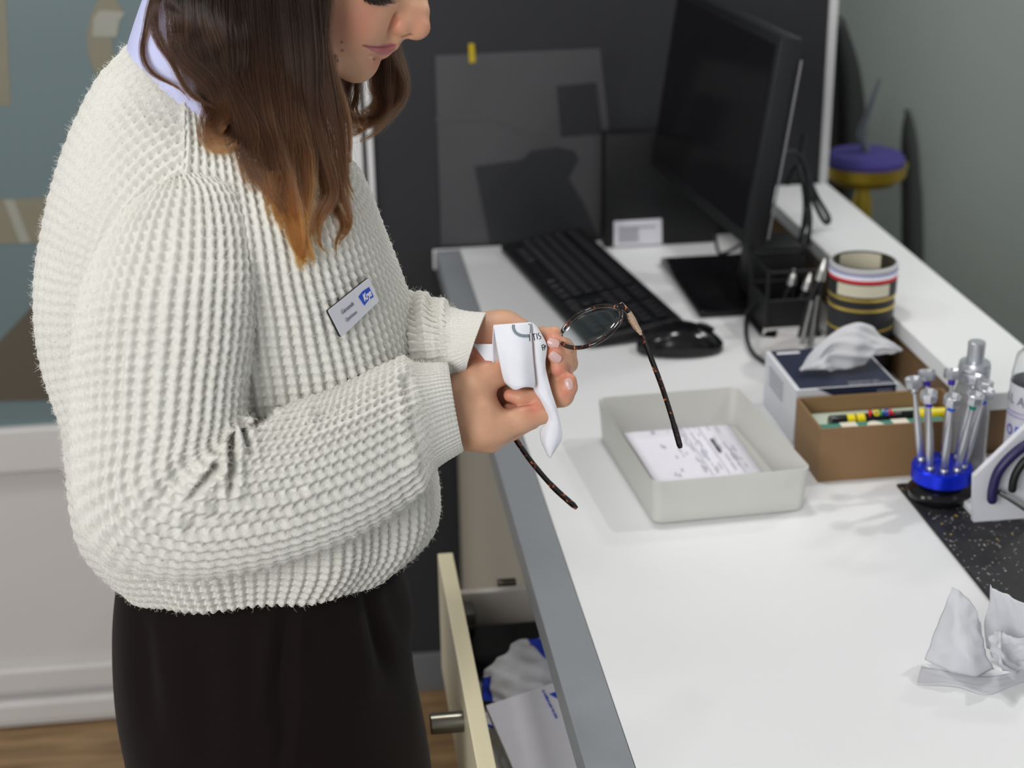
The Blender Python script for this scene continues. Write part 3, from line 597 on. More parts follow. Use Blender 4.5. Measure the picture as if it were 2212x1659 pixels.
rings = [('blue', M_bluering), ('green', M_greenring), ('blue', M_bluering), ('blue', M_bluering), ('silver', M_silver), ('violet', M_purple), ('violet', M_purple), ('silver', M_silver), ('violet', M_purple)]
labs = ['precision screwdriver with a blue ring, just left of the green-ringed one', 'precision screwdriver with a green ring in the blue stand', 'precision screwdriver with a blue ring leaning outwards, right of the green-ringed one',
        'precision screwdriver with a blue ring right before the silver-capped spray bottle', 'precision screwdriver without coloured ring, rightmost in the stand beside the cleaner bottle', 'darker-headed precision screwdriver with a violet ring, nearest the white ledge',
        'precision screwdriver with a violet ring at the back, in front of the brown upstand', 'precision screwdriver at the back left of the stand, its head touching its neighbours', 'precision screwdriver with a violet ring at the left front of the stand']
def barrel():
    b = MB(); n = 12; pr = [(.0, -.016), (.0035, -.016), (.0038, -.002), (.0044, 0), (.0044, .0045), (.0036, .005), (.0036, .006), (.0044, .0065), (.0047, .035), (.0043, .052), (.0030, .068), (.0024, .083), (.0024, .088)]
    return b.lathe(pr, n=n)
b = barrel(); bar_me = bpy.data.meshes.new('barrel'); bmesh.ops.recalc_face_normals(b.bm, faces=b.bm.faces); b.bm.to_mesh(bar_me); b.bm.free(); bar_me.materials.append(M_silver); bar_me.shade_smooth()
b = MB().lathe([(.0, .1000), (.005, .1010), (.0092, .1052), (.0099, .1052), (.0102, .1044), (.0102, .0962), (.0094, .0942), (.0042, .0936), (.003, .0936)], n=8)
bmesh.ops.recalc_face_normals(b.bm, faces=b.bm.faces); head_me = bpy.data.meshes.new('cap'); b.bm.to_mesh(head_me); b.bm.free(); head_me.materials.append(M_silver); head_me.shade_smooth(); head_me.set_sharp_from_angle(angle=math.radians(30))
ring_me = {}
for i, a in enumerate(ANG):
    px, py = sc_[0]+.0245*math.cos(a), sc_[1]+.0245*math.sin(a); out = Vector((math.cos(a), math.sin(a), 0))
    t = thing('screwdriver', labs[i], 'screwdriver', (px, py, HZ), 'precision screwdrivers in the blue stand')
    nmr, mr = rings[i]
    if mr.name not in ring_me:
        b = MB().lathe([(.0024, .0868), (.0042, .0868), (.0042, .0933), (.0024, .0933)], n=12); rm = bpy.data.meshes.new('ring'); bmesh.ops.recalc_face_normals(b.bm, faces=b.bm.faces); b.bm.to_mesh(rm); b.bm.free(); rm.materials.append(mr); rm.shade_smooth(); ring_me[mr.name] = rm
    tilt = Vector((0, 0, 1))+out*0.17; t.rotation_mode = 'QUATERNION'; t.rotation_quaternion = tilt.to_track_quat('Z', 'Y')
    for nm_, mm_ in (('barrel', bar_me), ('cap', head_me), ('ring', ring_me[mr.name])):
        o = bpy.data.objects.new(nm_, mm_); COL.objects.link(o); o.parent = t
# --- silver capped spray bottle
M_clear = mat('clear plastic', (.95, .96, .97), .06, trans=1.0, ior=1.3)
sb = thing('spray_bottle', 'small clear spray bottle with a silver pump cap behind the screwdrivers', 'bottle', (.764, 1.668, DZ))
o4 = (.764, 1.668, ZM)
MB().lathe([(0, .0), (.0225, .0), (.0235, .004), (.0235, .085), (.021, .108), (.016, .126), (.014, .128), (.014, .1255), (.0195, .107), (.0222, .085), (.0222, .003), (0, .002)], o4, 36).done('bottle_body', mat('silvery clear plastic', (.72, .73, .75), .15, trans=.75, ior=1.3), sb)
MB().lathe([(.016, .125), (.0185, .127), (.0185, .147), (.0175, .150), (.010, .150), (.0102, .174), (.009, .1755), (0, .1755)], o4, 36).done('pump_cap', M_silver, sb)
gv = MB()
for z in (.131, .136, .141): gv.lathe([(.0184, z), (.0191, z+.0008), (.0191, z+.0016), (.0184, z+.0024)], o4, 36)
gv.done('cap_ridges', M_silver, sb)
# --- clear bottle with printed label at the right edge
cbp = (.822, 1.620)
cl = thing('cleaner_bottle', 'clear plastic cleaner bottle with a white printed label at the right', 'bottle', (*cbp, ZM))
MB().lathe([(0, 0), (.029, 0), (.031, .004), (.031, .150), (.027, .172), (.014, .186), (.012, .200), (.011, .200), (.013, .185), (.0258, .171), (.0298, .150), (.0298, .004), (0, .003)], (*cbp, ZM), 40).done('bottle_body', M_clear, cl)
MB().lathe([(.0125, .193), (.0155, .193), (.0155, .222), (.013, .224), (0, .224)], (*cbp, ZM), 30).done('bottle_cap', M_navy, cl)
MB().lathe([(.0313, .010), (.0313, .140)], (*cbp, ZM), 40).done('printed_label', mat('white label', srgb(206, 206, 214), .5), cl)
def onlab(s, size, ang, z, m):
    for k, ch in enumerate(s):
        a = math.radians(ang)+k*size*.78/.0316
        text(ch, size, (cbp[0]+.0318*math.cos(a), cbp[1]+.0318*math.sin(a), ZM+z), (-math.sin(a), math.cos(a), 0), (0, 0, 1), m[k % len(m)] if isinstance(m, list) else m, parent=cl)
onlab('GLASS', .016, 158, .117, mat('grey lettering', srgb(110, 112, 118), .6))
onlab('ODEYWO', .018, 178, .078, [M_purple, M_bluering, M_red, M_yellow, M_red, M_purple])
for k, z in enumerate((.106, .101, .096)): bb = onlab('mmmmmmmmmm', .004, 172, z, mat('violet print', srgb(160, 150, 200), .6)) if k < 2 else None
# --- white plier stand with navy-handled pliers
st = thing('plier_stand', 'white plastic stand plate holding the navy-handled pliers', 'stand', tuple(atz(2150, 1128, ZM)))
pts = [aty(x, y, 1.548) for x, y in ((2103, 1132), (2105, 1030), (2235, 905), (2260, 905), (2260, 1128), (2170, 1127))]
b = MB().poly(pts, .008, (0, 1, 0)); b.done('stand_plate', mat('white acetal', srgb(218, 219, 226), .4), st, smooth=False)
MB().box((aty(2103, 1132, 1.548)[0]+.003, 1.556, ZM), (aty(2260, 1128, 1.548)[0], 1.60, ZM+.008), .001).done('foot', M_white, st, smooth=False)
npl = thing('pliers', 'pliers with thick curved navy grips hung on the white stand', 'pliers', tuple(aty(2150, 1090, 1.53)))
def gp(L, Y): return [tuple(p) for p in catmull(np.array([aty(x, y, Y) for x, y in L]), 26)]
MB().tube(gp([(2143, 1086), (2144, 1060), (2155, 1022), (2180, 990), (2215, 962), (2260, 940)], 1.536), [.004]+[.0058]*24+[.0045], 14).done('grip', M_navygrip, npl)
MB().tube(gp([(2186, 1062), (2190, 1035), (2202, 1010), (2222, 990), (2262, 975)], 1.530), [.0035]+[.0048]*24+[.004], 12).done('grip', M_blk, npl)
MB().tube(gp([(2158, 1062), (2185, 1078), (2215, 1098), (2262, 1130)], 1.533), [(.003, .004)]*26, 10).done('jaw', M_steel, npl)
# --- crumpled tissue at the right front
ct = thing('crumpled_tissue', 'crumpled white tissue lying at the corner of the rubber mat', 'tissue', tuple(atz(2110, 1440, DZ)))
def Z(x, y, h): return atz(x, y, DZ+h)
sheet('tissue_fold', [[Z(2057, 1268, .078), Z(2080, 1280, .072), Z(2105, 1310, .06), Z(2120, 1345, .045)],
   [Z(2036, 1318, .052), Z(2065, 1335, .058), Z(2095, 1355, .05), Z(2125, 1380, .038)],
   [Z(2014, 1375, .026), Z(2050, 1392, .034), Z(2090, 1410, .034), Z(2130, 1410, .028)],
   [Z(1996, 1425, .004), Z(2040, 1446, .006), Z(2100, 1463, .004), Z(2148, 1446, .006)]], 26, 26, .0006, M_tissue, ct, wob=.0007, seed=3)
sheet('tissue_fold', [[Z(2137, 1265, .085), Z(2165, 1282, .082), Z(2200, 1300, .078), Z(2260, 1330, .07)],
   [Z(2138, 1300, .062), Z(2170, 1320, .06), Z(2215, 1335, .06), Z(2265, 1360, .05)],
   [Z(2126, 1345, .036), Z(2165, 1365, .03), Z(2215, 1385, .036), Z(2268, 1400, .03)],
   [Z(2130, 1400, .014), Z(2170, 1420, .012), Z(2215, 1430, .016), Z(2270, 1440, .01)]], 26, 26, .0006, M_tissue, ct, wob=.001, seed=8)
sheet('tissue_fold', [[Z(1990, 1440, .002), Z(2060, 1452, .003), Z(2140, 1462, .003), Z(2230, 1440, .004)],
   [Z(1983, 1466, .0012), Z(2060, 1474, .002), Z(2140, 1480, .002), Z(2230, 1462, .002)],
   [Z(1981, 1478, .001), Z(2065, 1482, .0015), Z(2130, 1500, .001), Z(2190, 1480, .001)]], 14, 26, .0006, M_tissue, ct, wob=.0002, seed=9)
sheet('tissue_fold', [[Z(2148, 1362, .05), Z(2165, 1360, .052), Z(2185, 1380, .05), Z(2240, 1370, .05)],
   [Z(2132, 1390, .036), Z(2160, 1395, .05), Z(2195, 1405, .036), Z(2250, 1400, .05)],
   [Z(2145, 1425, .018), Z(2165, 1430, .032), Z(2200, 1428, .02), Z(2255, 1425, .03)],
   [Z(2160, 1448, .004), Z(2185, 1456, .008), Z(2215, 1450, .004), Z(2255, 1450, .008)]], 30, 30, .0006, M_tissue, ct, wob=.0016, seed=12)
# ================================================================== BEHIND THE LEDGE
M_goldmat = mat('brushed gold paint', srgb(150, 128, 34), .35, .5, noise=(20, .15))
gz = aty(1868, 352, 2.92); TBL = .80
gs = thing('display_dish', 'gold pedestal dish with a violet cushion behind the white ledge', 'dish', (gz[0], gz[1], TBL))
gx = (gz[0], gz[1], gz[2]); hp_d = gz[2]-TBL
MB().lathe([(.0, -.045), (.02, -.047), (.06, -.038), (.080, -.022), (.083, 0), (.078, 0), (.070, -.014), (0, -.02)], gx, 40).done('dish_bowl', M_goldmat, gs)
MB().lathe([(0, -.012), (.076, -.008), (.077, .010), (.070, .020), (0, .024)], gx, 40).done('cushion', mat('violet velvet', srgb(66, 58, 130), .8), gs)
MB().lathe([(.012, -.046), (.018, -.07), (.022, -.10), (.016, -.13), (.024, -hp_d+.05), (.045, -hp_d+.02), (.05, -hp_d+.001)], gx, 30).done('pedestal', M_goldmat, gs)
tag(MB().tube([gx[0:2]+(gx[2]+.0245,), (gx[0]-.012, gx[1], gx[2]+.06), (gx[0]+.018, gx[1]-.0, gx[2]+.165)], [.009, .008, .003], 10).done('display_pen', mat('smoky plastic', srgb(96, 100, 108), .3)), 'smoky slim pen standing on the violet cushion of the gold dish', 'pen')
tag(MB().box((gz[0]-.11, 2.82, 0), (gz[0]+.10, 3.03, TBL), .004).done('side_table', mat('black side table', srgb(14, 14, 14), .6), smooth=False), 'dark narrow side table carrying the gold dish behind the ledge', 'table')
def curved_panel(name, cols, Y, m, th_):
    V = [[aty(x, y, Y+dy) for x, y, dy in c] for c in cols]; return sheet(name, V, 20, 14, th_, m)
o = curved_panel('dark_curved_panel', [[(1795, 30, .02), (1806, 36, 0), (1816, 50, .02)], [(1790, 120, .02), (1820, 125, -.02), (1848, 150, .02)], [(1786, 220, .02), (1825, 225, -.02), (1862, 255, .02)], [(1782, 330, .02), (1825, 335, -.02), (1862, 330, .02)], [(1778, 420, .02), (1820, 425, -.02), (1856, 420, .02)], [(1778, 900, .02), (1820, 900, -.02), (1856, 900, .02)], [(1760, 1535, .02), (1800, 1535, -.02), (1836, 1535, .02)]], 3.14, mat('black panel', srgb(20, 22, 21), .5), .02)  # dark curved panel filling an unidentified dark shape
tag(o, 'tall black curved panel standing right behind the white wall trim', 'divider')  # divider is only a guessed category, the dark shape is unidentified
o = curved_panel('dark_narrow_panel', [[(1955, 238, 0), (1960, 236, 0), (1964, 240, 0)], [(1950, 300, 0), (1962, 300, -.01), (1978, 310, 0)], [(1948, 380, 0), (1965, 380, -.01), (1984, 380, 0)], [(1948, 480, 0), (1968, 480, -.01), (1990, 480, 0)], [(1948, 900, 0), (1968, 900, -.01), (1995, 900, 0)], [(1925, 1490, 0), (1945, 1490, -.01), (1970, 1490, 0)]], 3.24, mat('dark grey panel', srgb(52, 56, 54), .6), .012)  # narrow pointed panel for another unidentified dark shape
tag(o, 'narrow pointed dark panel right of the gold dish', 'stand')  # stand is only a guessed category, the dark shape is unidentified
# ================================================================== PERSON
Y0 = 1.42
person = thing('person', 'person in a cream knitted sweater and dark trousers wiping glasses at the worktop', 'person', (-0.05, Y0, 0.0))
def pixa(P):
    q = (np.asarray(P)-C0) @ CM.T; return q[..., 0]/q[..., 2]*FPX+CX, q[..., 1]/q[..., 2]*FPX+CY, q[..., 2]
PITCH = 0.0108
def hash2(i, j): return np.modf(np.abs(np.sin(i*127.1+j*311.7)*43758.5453))[0]
def knit(s, t, hd=.30, cont=.74):
    """height of a chunky half-fisherman rib; s counts columns, t counts rows"""
    s = s+0.03*np.sin(t*0.9)+0.04*np.sin(t*0.23+s*0.5); t = t+0.06*np.sin(s*0.53+1.3)
    ci = np.floor(s+0.5); ridge = 0.5+0.5*np.cos(2*np.pi*s)
    tt = t+0.22*(1-ridge)+(hash2(ci, ci*0)-0.5)*0.10
    ri = np.floor(tt); row = 0.5+0.5*np.cos(2*np.pi*(tt-0.5))
    am = 0.82+0.36*hash2(ci, ri)
    bead = (ridge**0.75)*(cont+(1-cont)*row**0.8*am)
    bridge = (1-ridge)*0.42*np.clip(row*1.8-0.8, 0, 1)
    ds = np.abs(s-np.floor(s)-.5); dt = np.abs(tt-np.floor(tt))
    dt = np.minimum(dt, 1-dt); hole = np.exp(-(ds/.17)**2-(dt/.27)**2)
    return np.maximum(bead, bridge)+0.05*am-hd*hole
def normals(G, closed):
    if closed:
        du = np.roll(G, -1, 1)-np.roll(G, 1, 1)
    else: du = np.gradient(G, axis=1)
    dv = np.gradient(G, axis=0); N = np.cross(du, dv); return N/np.maximum(np.linalg.norm(N, axis=2, keepdims=True), 1e-12)
def resample_v(R, n):
    """rings R[k,u,3] smoothly interpolated so that rows are evenly spaced"""
    D = catmull(R, 400); L = np.linalg.norm(np.diff(D, axis=0), axis=2).mean(1); s = np.concatenate([[0], np.cumsum(L)]); q = np.linspace(0, s[-1], n)
    i = np.clip(np.searchsorted(s, q)-1, 0, len(s)-2); f = ((q-s[i])/(s[i+1]-s[i]))[:, None, None]
    return D[i]*(1-f)+D[i+1]*f, q
M_knit = mat('cream wool', srgb(219, 218, 211), 0.95, noise=(900, 0.06), bump=(1100, 0.8, 0.0010), sheen=0.3, sss=0.0)
# ---- torso of the sweater
TR = [  # back px, front px, half depth towards the camera, away from it
 ((268, 1243), (858, 1195), .165, .165), ((222, 1195), (905, 1150), .172, .172), ((188, 1130), (930, 1105), .176, .178), ((165, 1000), (937, 1030), .176, .182), ((138, 870), (915, 860), .178, .188),
 ((102, 730), (892, 740), .182, .195), ((92, 600), (866, 622), .190, .20), ((110, 470), (828, 515), .195, .20), ((143, 340), (785, 408), .186, .19), ((190, 225), (730, 345), .152, .155), ((232, 155), (670, 310), .115, .12), ((268, 108), (615, 288), .090, .09), ((284, 100), (600, 282), .084, .084), ((300, 112), (585, 284), .08, .08)]
nf, nb = 640, 110
th = np.concatenate([np.linspace(0, np.pi, nf, endpoint=False), np.linspace(np.pi, 2*np.pi, nb, endpoint=False)])
ct_, sn_ = np.cos(th), np.sin(th); ex = 0.86
ctp = np.sign(ct_)*np.abs(ct_)**ex; snp = np.sign(sn_)*np.abs(sn_)**ex
RG = []
LIFT = [.046, .044, .036, .020, .008]+[0]*20      # the arm pulls the near side of the hem up
for (L, R, bn, bf), lf in zip(TR, LIFT):
    l, r = aty(*L, Y0), aty(*R, Y0); c = (l+r)/2; a = (l-r)/2
    RG.append(c+a*ctp[:, None]+np.where(sn_ > 0, bn, bf)[:, None]*snp[:, None]*np.array([0, -1, 0])+np.array([0, 0, lf])*np.where(sn_ > 0, snp, 0)[:, None])
G, tv = resample_v(np.array(RG), 590)
tor_plain = G.copy()
N = normals(G, True); N *= np.sign(((G-G.mean(1, keepdims=True))*N).sum(2).mean())
ref = RG[5]; sl = np.concatenate([[0], np.cumsum(np.linalg.norm(np.diff(ref, axis=0), axis=1))])
s0 = sl[None, :]/PITCH+0*G[..., 0]; t0_ = tv[:, None]/(PITCH*0.88)+0*G[..., 0]
ix, iy, iz = pixa(G)
back = (ix < 398) & (iy < 1050)
pc_ = atd(712, 742, 1.40); qx, qy = (G-pc_) @ RT, (G-pc_) @ DN      # ribs of the back panel sweep over the shoulder in arcs
s1 = np.hypot(qx, qy)/0.0090; t1 = np.arctan2(qy, qx)*0.235/0.0094
H = np.where(back, knit(s1, t1, .12, .82), knit(s0, t0_))*(1-.75/(1+np.exp(-(np.linspace(0, 1, len(tv))[:, None]-.93)*90)))
# low frequency drape
u_ = th[None, :]; v_ = np.linspace(0, 1, len(tv))[:, None]
drape = 0.004*np.sin(u_*7+v_*9)*np.exp(-((v_-.3)/.25)**2)+0.003*np.sin(u_*11-v_*6)*np.exp(-((v_-.15)/.2)**2)
seam = 0.0022*np.exp(-((ix-399)/7.0)**2)*(iy < 400)
G = G+N*((H*0.0050+drape+seam)[..., None])
sweater = link('sweater', npmesh('sweater', G.reshape(-1, 3), grid_faces(G.shape[0], G.shape[1], True)), M_knit, person, True, label='cream chunky knit sweater'); INV[sweater.name] = Matrix.Identity(4)
# inside of hem so that the edge has thickness
bot = G[0]; inn = bot+(bot.mean(0)-bot)*0.06; up2 = inn+np.array([0, 0, .05])
link('hem_lining', npmesh('hem_lining', np.vstack([bot, inn, up2]), grid_faces(3, len(bot), True)), M_knit, sweater, True)
# ---- sleeves
def sleeve(ST, nv, nu, ncol, name, cuff_v, folds, end_in=True, amp=.0050):
    RG = []; n = len(ST); an = np.linspace(0, 2*np.pi, nu, endpoint=False)
    for o, i_, Y, hd in ST:
        p, q = aty(*o, Y[0] if isinstance(Y, tuple) else Y), aty(*i_, Y[1] if isinstance(Y, tuple) else Y); c = (p+q)/2; a = (q-p)/2
        ah = a/np.linalg.norm(a); f = -FW; f = f-ah*f.dot(ah); f /= np.linalg.norm(f)
        e = 0.9; RG.append(c+a*(np.sign(np.cos(an))*np.abs(np.cos(an))**e)[:, None]+f*hd*(np.sign(np.sin(an))*np.abs(np.sin(an))**e)[:, None])
    G, q = resample_v(np.array(RG), nv)
    N = normals(G, True); cen = G.mean(1, keepdims=True); N *= np.sign(((G-cen)*N).sum(2).mean())
    s = (an/(2*np.pi)*ncol)[None, :]+0*G[..., 0]
    # row length measured along the outside of the bend
    ts = q[:, None]/(PITCH*0.9)+0*G[..., 0]
    v = np.linspace(0, 1, nv)[:, None]+0*G[..., 0]
    k = 1/(1+np.exp(-(v-cuff_v)*160))
    rib = (0.5+0.5*np.cos(2*np.pi*s*1.5))**0.7*0.45+0.12*(0.5+0.5*np.cos(2*np.pi*q[:, None]/.0042))
    H = (1-k)*knit(s, ts)*amp+k*rib*0.0024
    H = H+0.0035*np.exp(-((v-cuff_v+.012)/.02)**2)*(0.6+0.4*np.sin(s*1.3))
    ix, iy, iz = pixa(G); F_ = 0
    for (x0, y0, x1, y1, wd, dp) in folds:
        dx, dy = x1-x0, y1-y0; L2 = dx*dx+dy*dy; tt = np.clip(((ix-x0)*dx+(iy-y0)*dy)/L2, 0, 1); d = np.hypot(ix-x0-tt*dx, iy-y0-tt*dy)
        F_ = F_+dp*(1-tt*0.6)*(np.exp(-(d/wd)**2)-0.55*np.exp(-((d-wd*2)/(wd*1.2))**2))
    front = (N @ FW) < 0.1
    G2 = G+N*((H-np.where(front, F_, 0))[..., None])
    if end_in:
        c = G2[-1].mean(0); G2 = np.concatenate([G2, (c+(G2[-1]-c)*0.86)[None], (c+(G2[-1]-c)*0.84+(G[-12]-G[-1]).mean(0)*1.0)[None]], 0)
    o = link(name, npmesh(name, G2.reshape(-1, 3), grid_faces(G2.shape[0], nu, True)), M_knit, sweater, True)
    return o, G
SR = [((350, 402), (436, 384), Y0-.140, .018), ((292, 446), (498, 414), Y0-.149, .034), ((240, 512), (532, 478), Y0-.157, .048), ((204, 585), (545, 556), Y0-.167, .059), ((180, 660), (549, 630), Y0-.178, .066), ((166, 770), (541, 735), Y0-.186, .068), ((165, 880), (526, 845), Y0-.193, .068), ((170, 990), (525, 910), Y0-.20, .068),
 ((184, 1100), (534, 925), Y0-.205, .068), ((232, 1185), (552, 922), Y0-.207, .068), ((320, 1226), (585, 905), Y0-.205, .066), ((440, 1232), (630, 885), Y0-.200, .064), ((590, 1202), (700, 866), Y0-.188, .062), ((735, 1150), (765, 836), Y0-.170, .060), ((840, 1095), (828, 806), Y0-.150, .056), ((905, 1040), (870, 797), Y0-.136, .050),
 ((938, 1004), (900, 795), Y0-.126, .042), ((960, 988), (928, 794), Y0-.120, .037), ((982, 975), (950, 792), Y0-.114, .035), ((1000, 964), (968, 792), Y0-.108, .034)]
FOLD = [(500, 942, 498, 1056, 8, .016), (464, 1008, 414, 1066, 8, .014), (520, 922, 541, 978, 7, .012), (545, 930, 590, 905, 8, .006), (470, 1090, 640, 1050, 14, .004), (420, 1130, 600, 1120, 16, .004), (870, 830, 900, 1010, 10, .004), (690, 900, 820, 850, 14, .003), (400, 1000, 330, 1100, 16, .004)]
slv, SG = sleeve(SR, 640, 430, 42, 'sleeve', 0.915, FOLD)
SLf = [((760, 880), (700, 640), Y0+.03, .06), ((830, 860), (790, 645), Y0+.008, .058), ((900, 840), (868, 652), Y0-.016, .054), ((945, 830), (920, 658), Y0-.034, .048), ((978, 815), (960, 670), Y0-.049, .041), ((995, 803), (998, 680), Y0-.060, .036), ((1003, 798), (1024, 682), Y0-.066, .033), ((1009, 795), (1047, 682), Y0-.071, .032)]
slf, _ = sleeve(SLf, 250, 260, 40, 'sleeve', 0.80, [(930, 660, 960, 790, 9, .004), (890, 660, 915, 800, 10, .004)])
# far upper arm of the sweater (behind the body)
SLu = [((330, 470), (520, 440), Y0+.14, .02), ((290, 560), (600, 530), Y0+.17, .055), ((300, 760), (600, 730), Y0+.19, .06), ((380, 900), (640, 760), Y0+.19, .06), ((520, 930), (690, 700), Y0+.15, .06), ((680, 900), (720, 650), Y0+.08, .06)]
sleeve(SLu, 120, 100, 40, 'sleeve', 2.0, [], False)
# ---- trousers
M_trs = mat('dark brown twill', srgb(19, 11, 11), 0.9, spec=0.2, noise=(300, 0.12), bump=(700, .25, .0005), sheen=0.06)
TT = [((300, 1120), (850, 1100), .13, .13), ((262, 1210), (866, 1180), .148, .148), ((249, 1300), (884, 1290), .155, .155), ((246, 1400), (886, 1400), .160, .160), ((252, 1500), (905, 1500), .163, .163), ((268, 1590), (924, 1600), .165, .165), ((288, 1680), (934, 1690), .165, .165), ((320, 1800), (930, 1800), .165, .165)]
an = np.linspace(0, 2*np.pi, 220, endpoint=False); RG = []
for L, R, bn, bf in TT:
    l, r = aty(*L, Y0), aty(*R, Y0); c = (l+r)/2; a = (l-r)/2; e = .9
    RG.append(c+a*(np.sign(np.cos(an))*np.abs(np.cos(an))**e)[:, None]+np.where(np.sin(an) > 0, bn, bf)[:, None]*(np.sign(np.sin(an))*np.abs(np.sin(an))**e)[:, None]*np.array([0, -1, 0]))
RG = np.array(RG); G, q = resample_v(RG, 160)
N = normals(G, True); N *= np.sign(((G-G.mean(1, keepdims=True))*N).sum(2).mean()); ix, iy, _ = pixa(G); F_ = 0
for (x0, y0, x1, y1, wd, dp) in [(620, 1330, 590, 1600, 16, .010), (640, 1420, 600, 1680, 14, .007), (790, 1230, 850, 1500, 22, .010), (830, 1240, 880, 1420, 16, .006), (420, 1330, 460, 1660, 30, .005), (300, 1290, 330, 1600, 22, .004)]:
    dx, dy = x1-x0, y1-y0; tt = np.clip(((ix-x0)*dx+(iy-y0)*dy)/(dx*dx+dy*dy), 0, 1); d = np.hypot(ix-x0-tt*dx, iy-y0-tt*dy); F_ = F_+dp*np.sin(np.pi*np.clip(tt*.9+.08, 0, 1))*(np.exp(-(d/wd)**2)-.5*np.exp(-((d-wd*2)/wd)**2))
G = G-N*(np.where((N @ FW) < 0, F_, 0)[..., None])
last = RG[-1]; lc = last.mean(0)
bm_v = [G.reshape(-1, 3)]; bm_f = [grid_faces(G.shape[0], G.shape[1], True)]
nbase = len(bm_v[0]); cap = np.vstack([G[-1], G[-1].mean(0)[None]]); m_ = len(G[-1]); k_ = np.arange(m_)
bm_v.append(cap); bm_f.append(np.stack([nbase+k_, nbase+(k_+1) % m_, nbase+m_+0*k_, nbase+m_+0*k_], -1)[:, [0, 1, 2, 2]])
off = nbase+len(cap); n2 = 40; a2 = np.linspace(0, 2*np.pi, n2, endpoint=False)
for sgn in (-1, 1):
    zz = np.linspace(lc[2]+.05, .03, 24); L = []
    for z in zz:
        f = (lc[2]+.05-z)/lc[2]; rx, ry = .142-.045*f, .092-.005*f
        L.append(np.stack([lc[0]-.02*f+rx*np.cos(a2), Y0+sgn*.085+ry*np.sin(a2), z+0*a2], -1))
    L = np.array(L); bm_v.append(L.reshape(-1, 3)); bm_f.append(grid_faces(24, n2, True)+off); off += 24*n2
trs = link('trousers', None or npmesh('trousers', np.vstack(bm_v), np.vstack([f for f in bm_f if True])), M_trs, person, True, label='dark brown wide trousers')
for sgn in (-1, 1):
    MB().tube([(lc[0]-.10, Y0+sgn*.085, .035), (lc[0]-.05, Y0+sgn*.085, .045), (lc[0]+.03, Y0+sgn*.085, .04), (lc[0]+.10, Y0+sgn*.085, .028), (lc[0]+.135, Y0+sgn*.085, .022)], [(.028, .034), (.036, .045), (.042, .039), (.04, .027), (.02, .016)], 16, flat=(0, 0, 1)).done('shoe', M_blk, person)
# ---- shirt collar
M_shirt = mat('pale lilac cotton', srgb(192, 196, 232), .8, bump=(900, .2, .0003))
CR = [((266, 132), (632, 320), .098, .094), ((274, 100), (610, 290), .092, .09), ((290, 48), (585, 232), .082, .08), ((312, -14), (560, 150), .070, .07), ((326, -44), (545, 110), .064, .062), ((340, -30), (535, 124), .060, .060), ((346, 40), (535, 180), .058, .058)]
an = np.linspace(0, 2*np.pi, 120, endpoint=False); RG = []
for L, R, bn, bf in CR:
    l, r = aty(*L, Y0), aty(*R, Y0); c = (l+r)/2; a = (l-r)/2
    RG.append(c+a*np.cos(an)[:, None]+np.where(np.sin(an) > 0, bn, bf)[:, None]*np.sin(an)[:, None]*np.array([0, -1, 0]))
G, q = resample_v(np.array(RG), 60)
COLG = G
link('shirt_collar', npmesh('shirt_collar', G.reshape(-1, 3), grid_faces(60, 120, True)), M_shirt, person, True, label='pale lilac shirt collar')

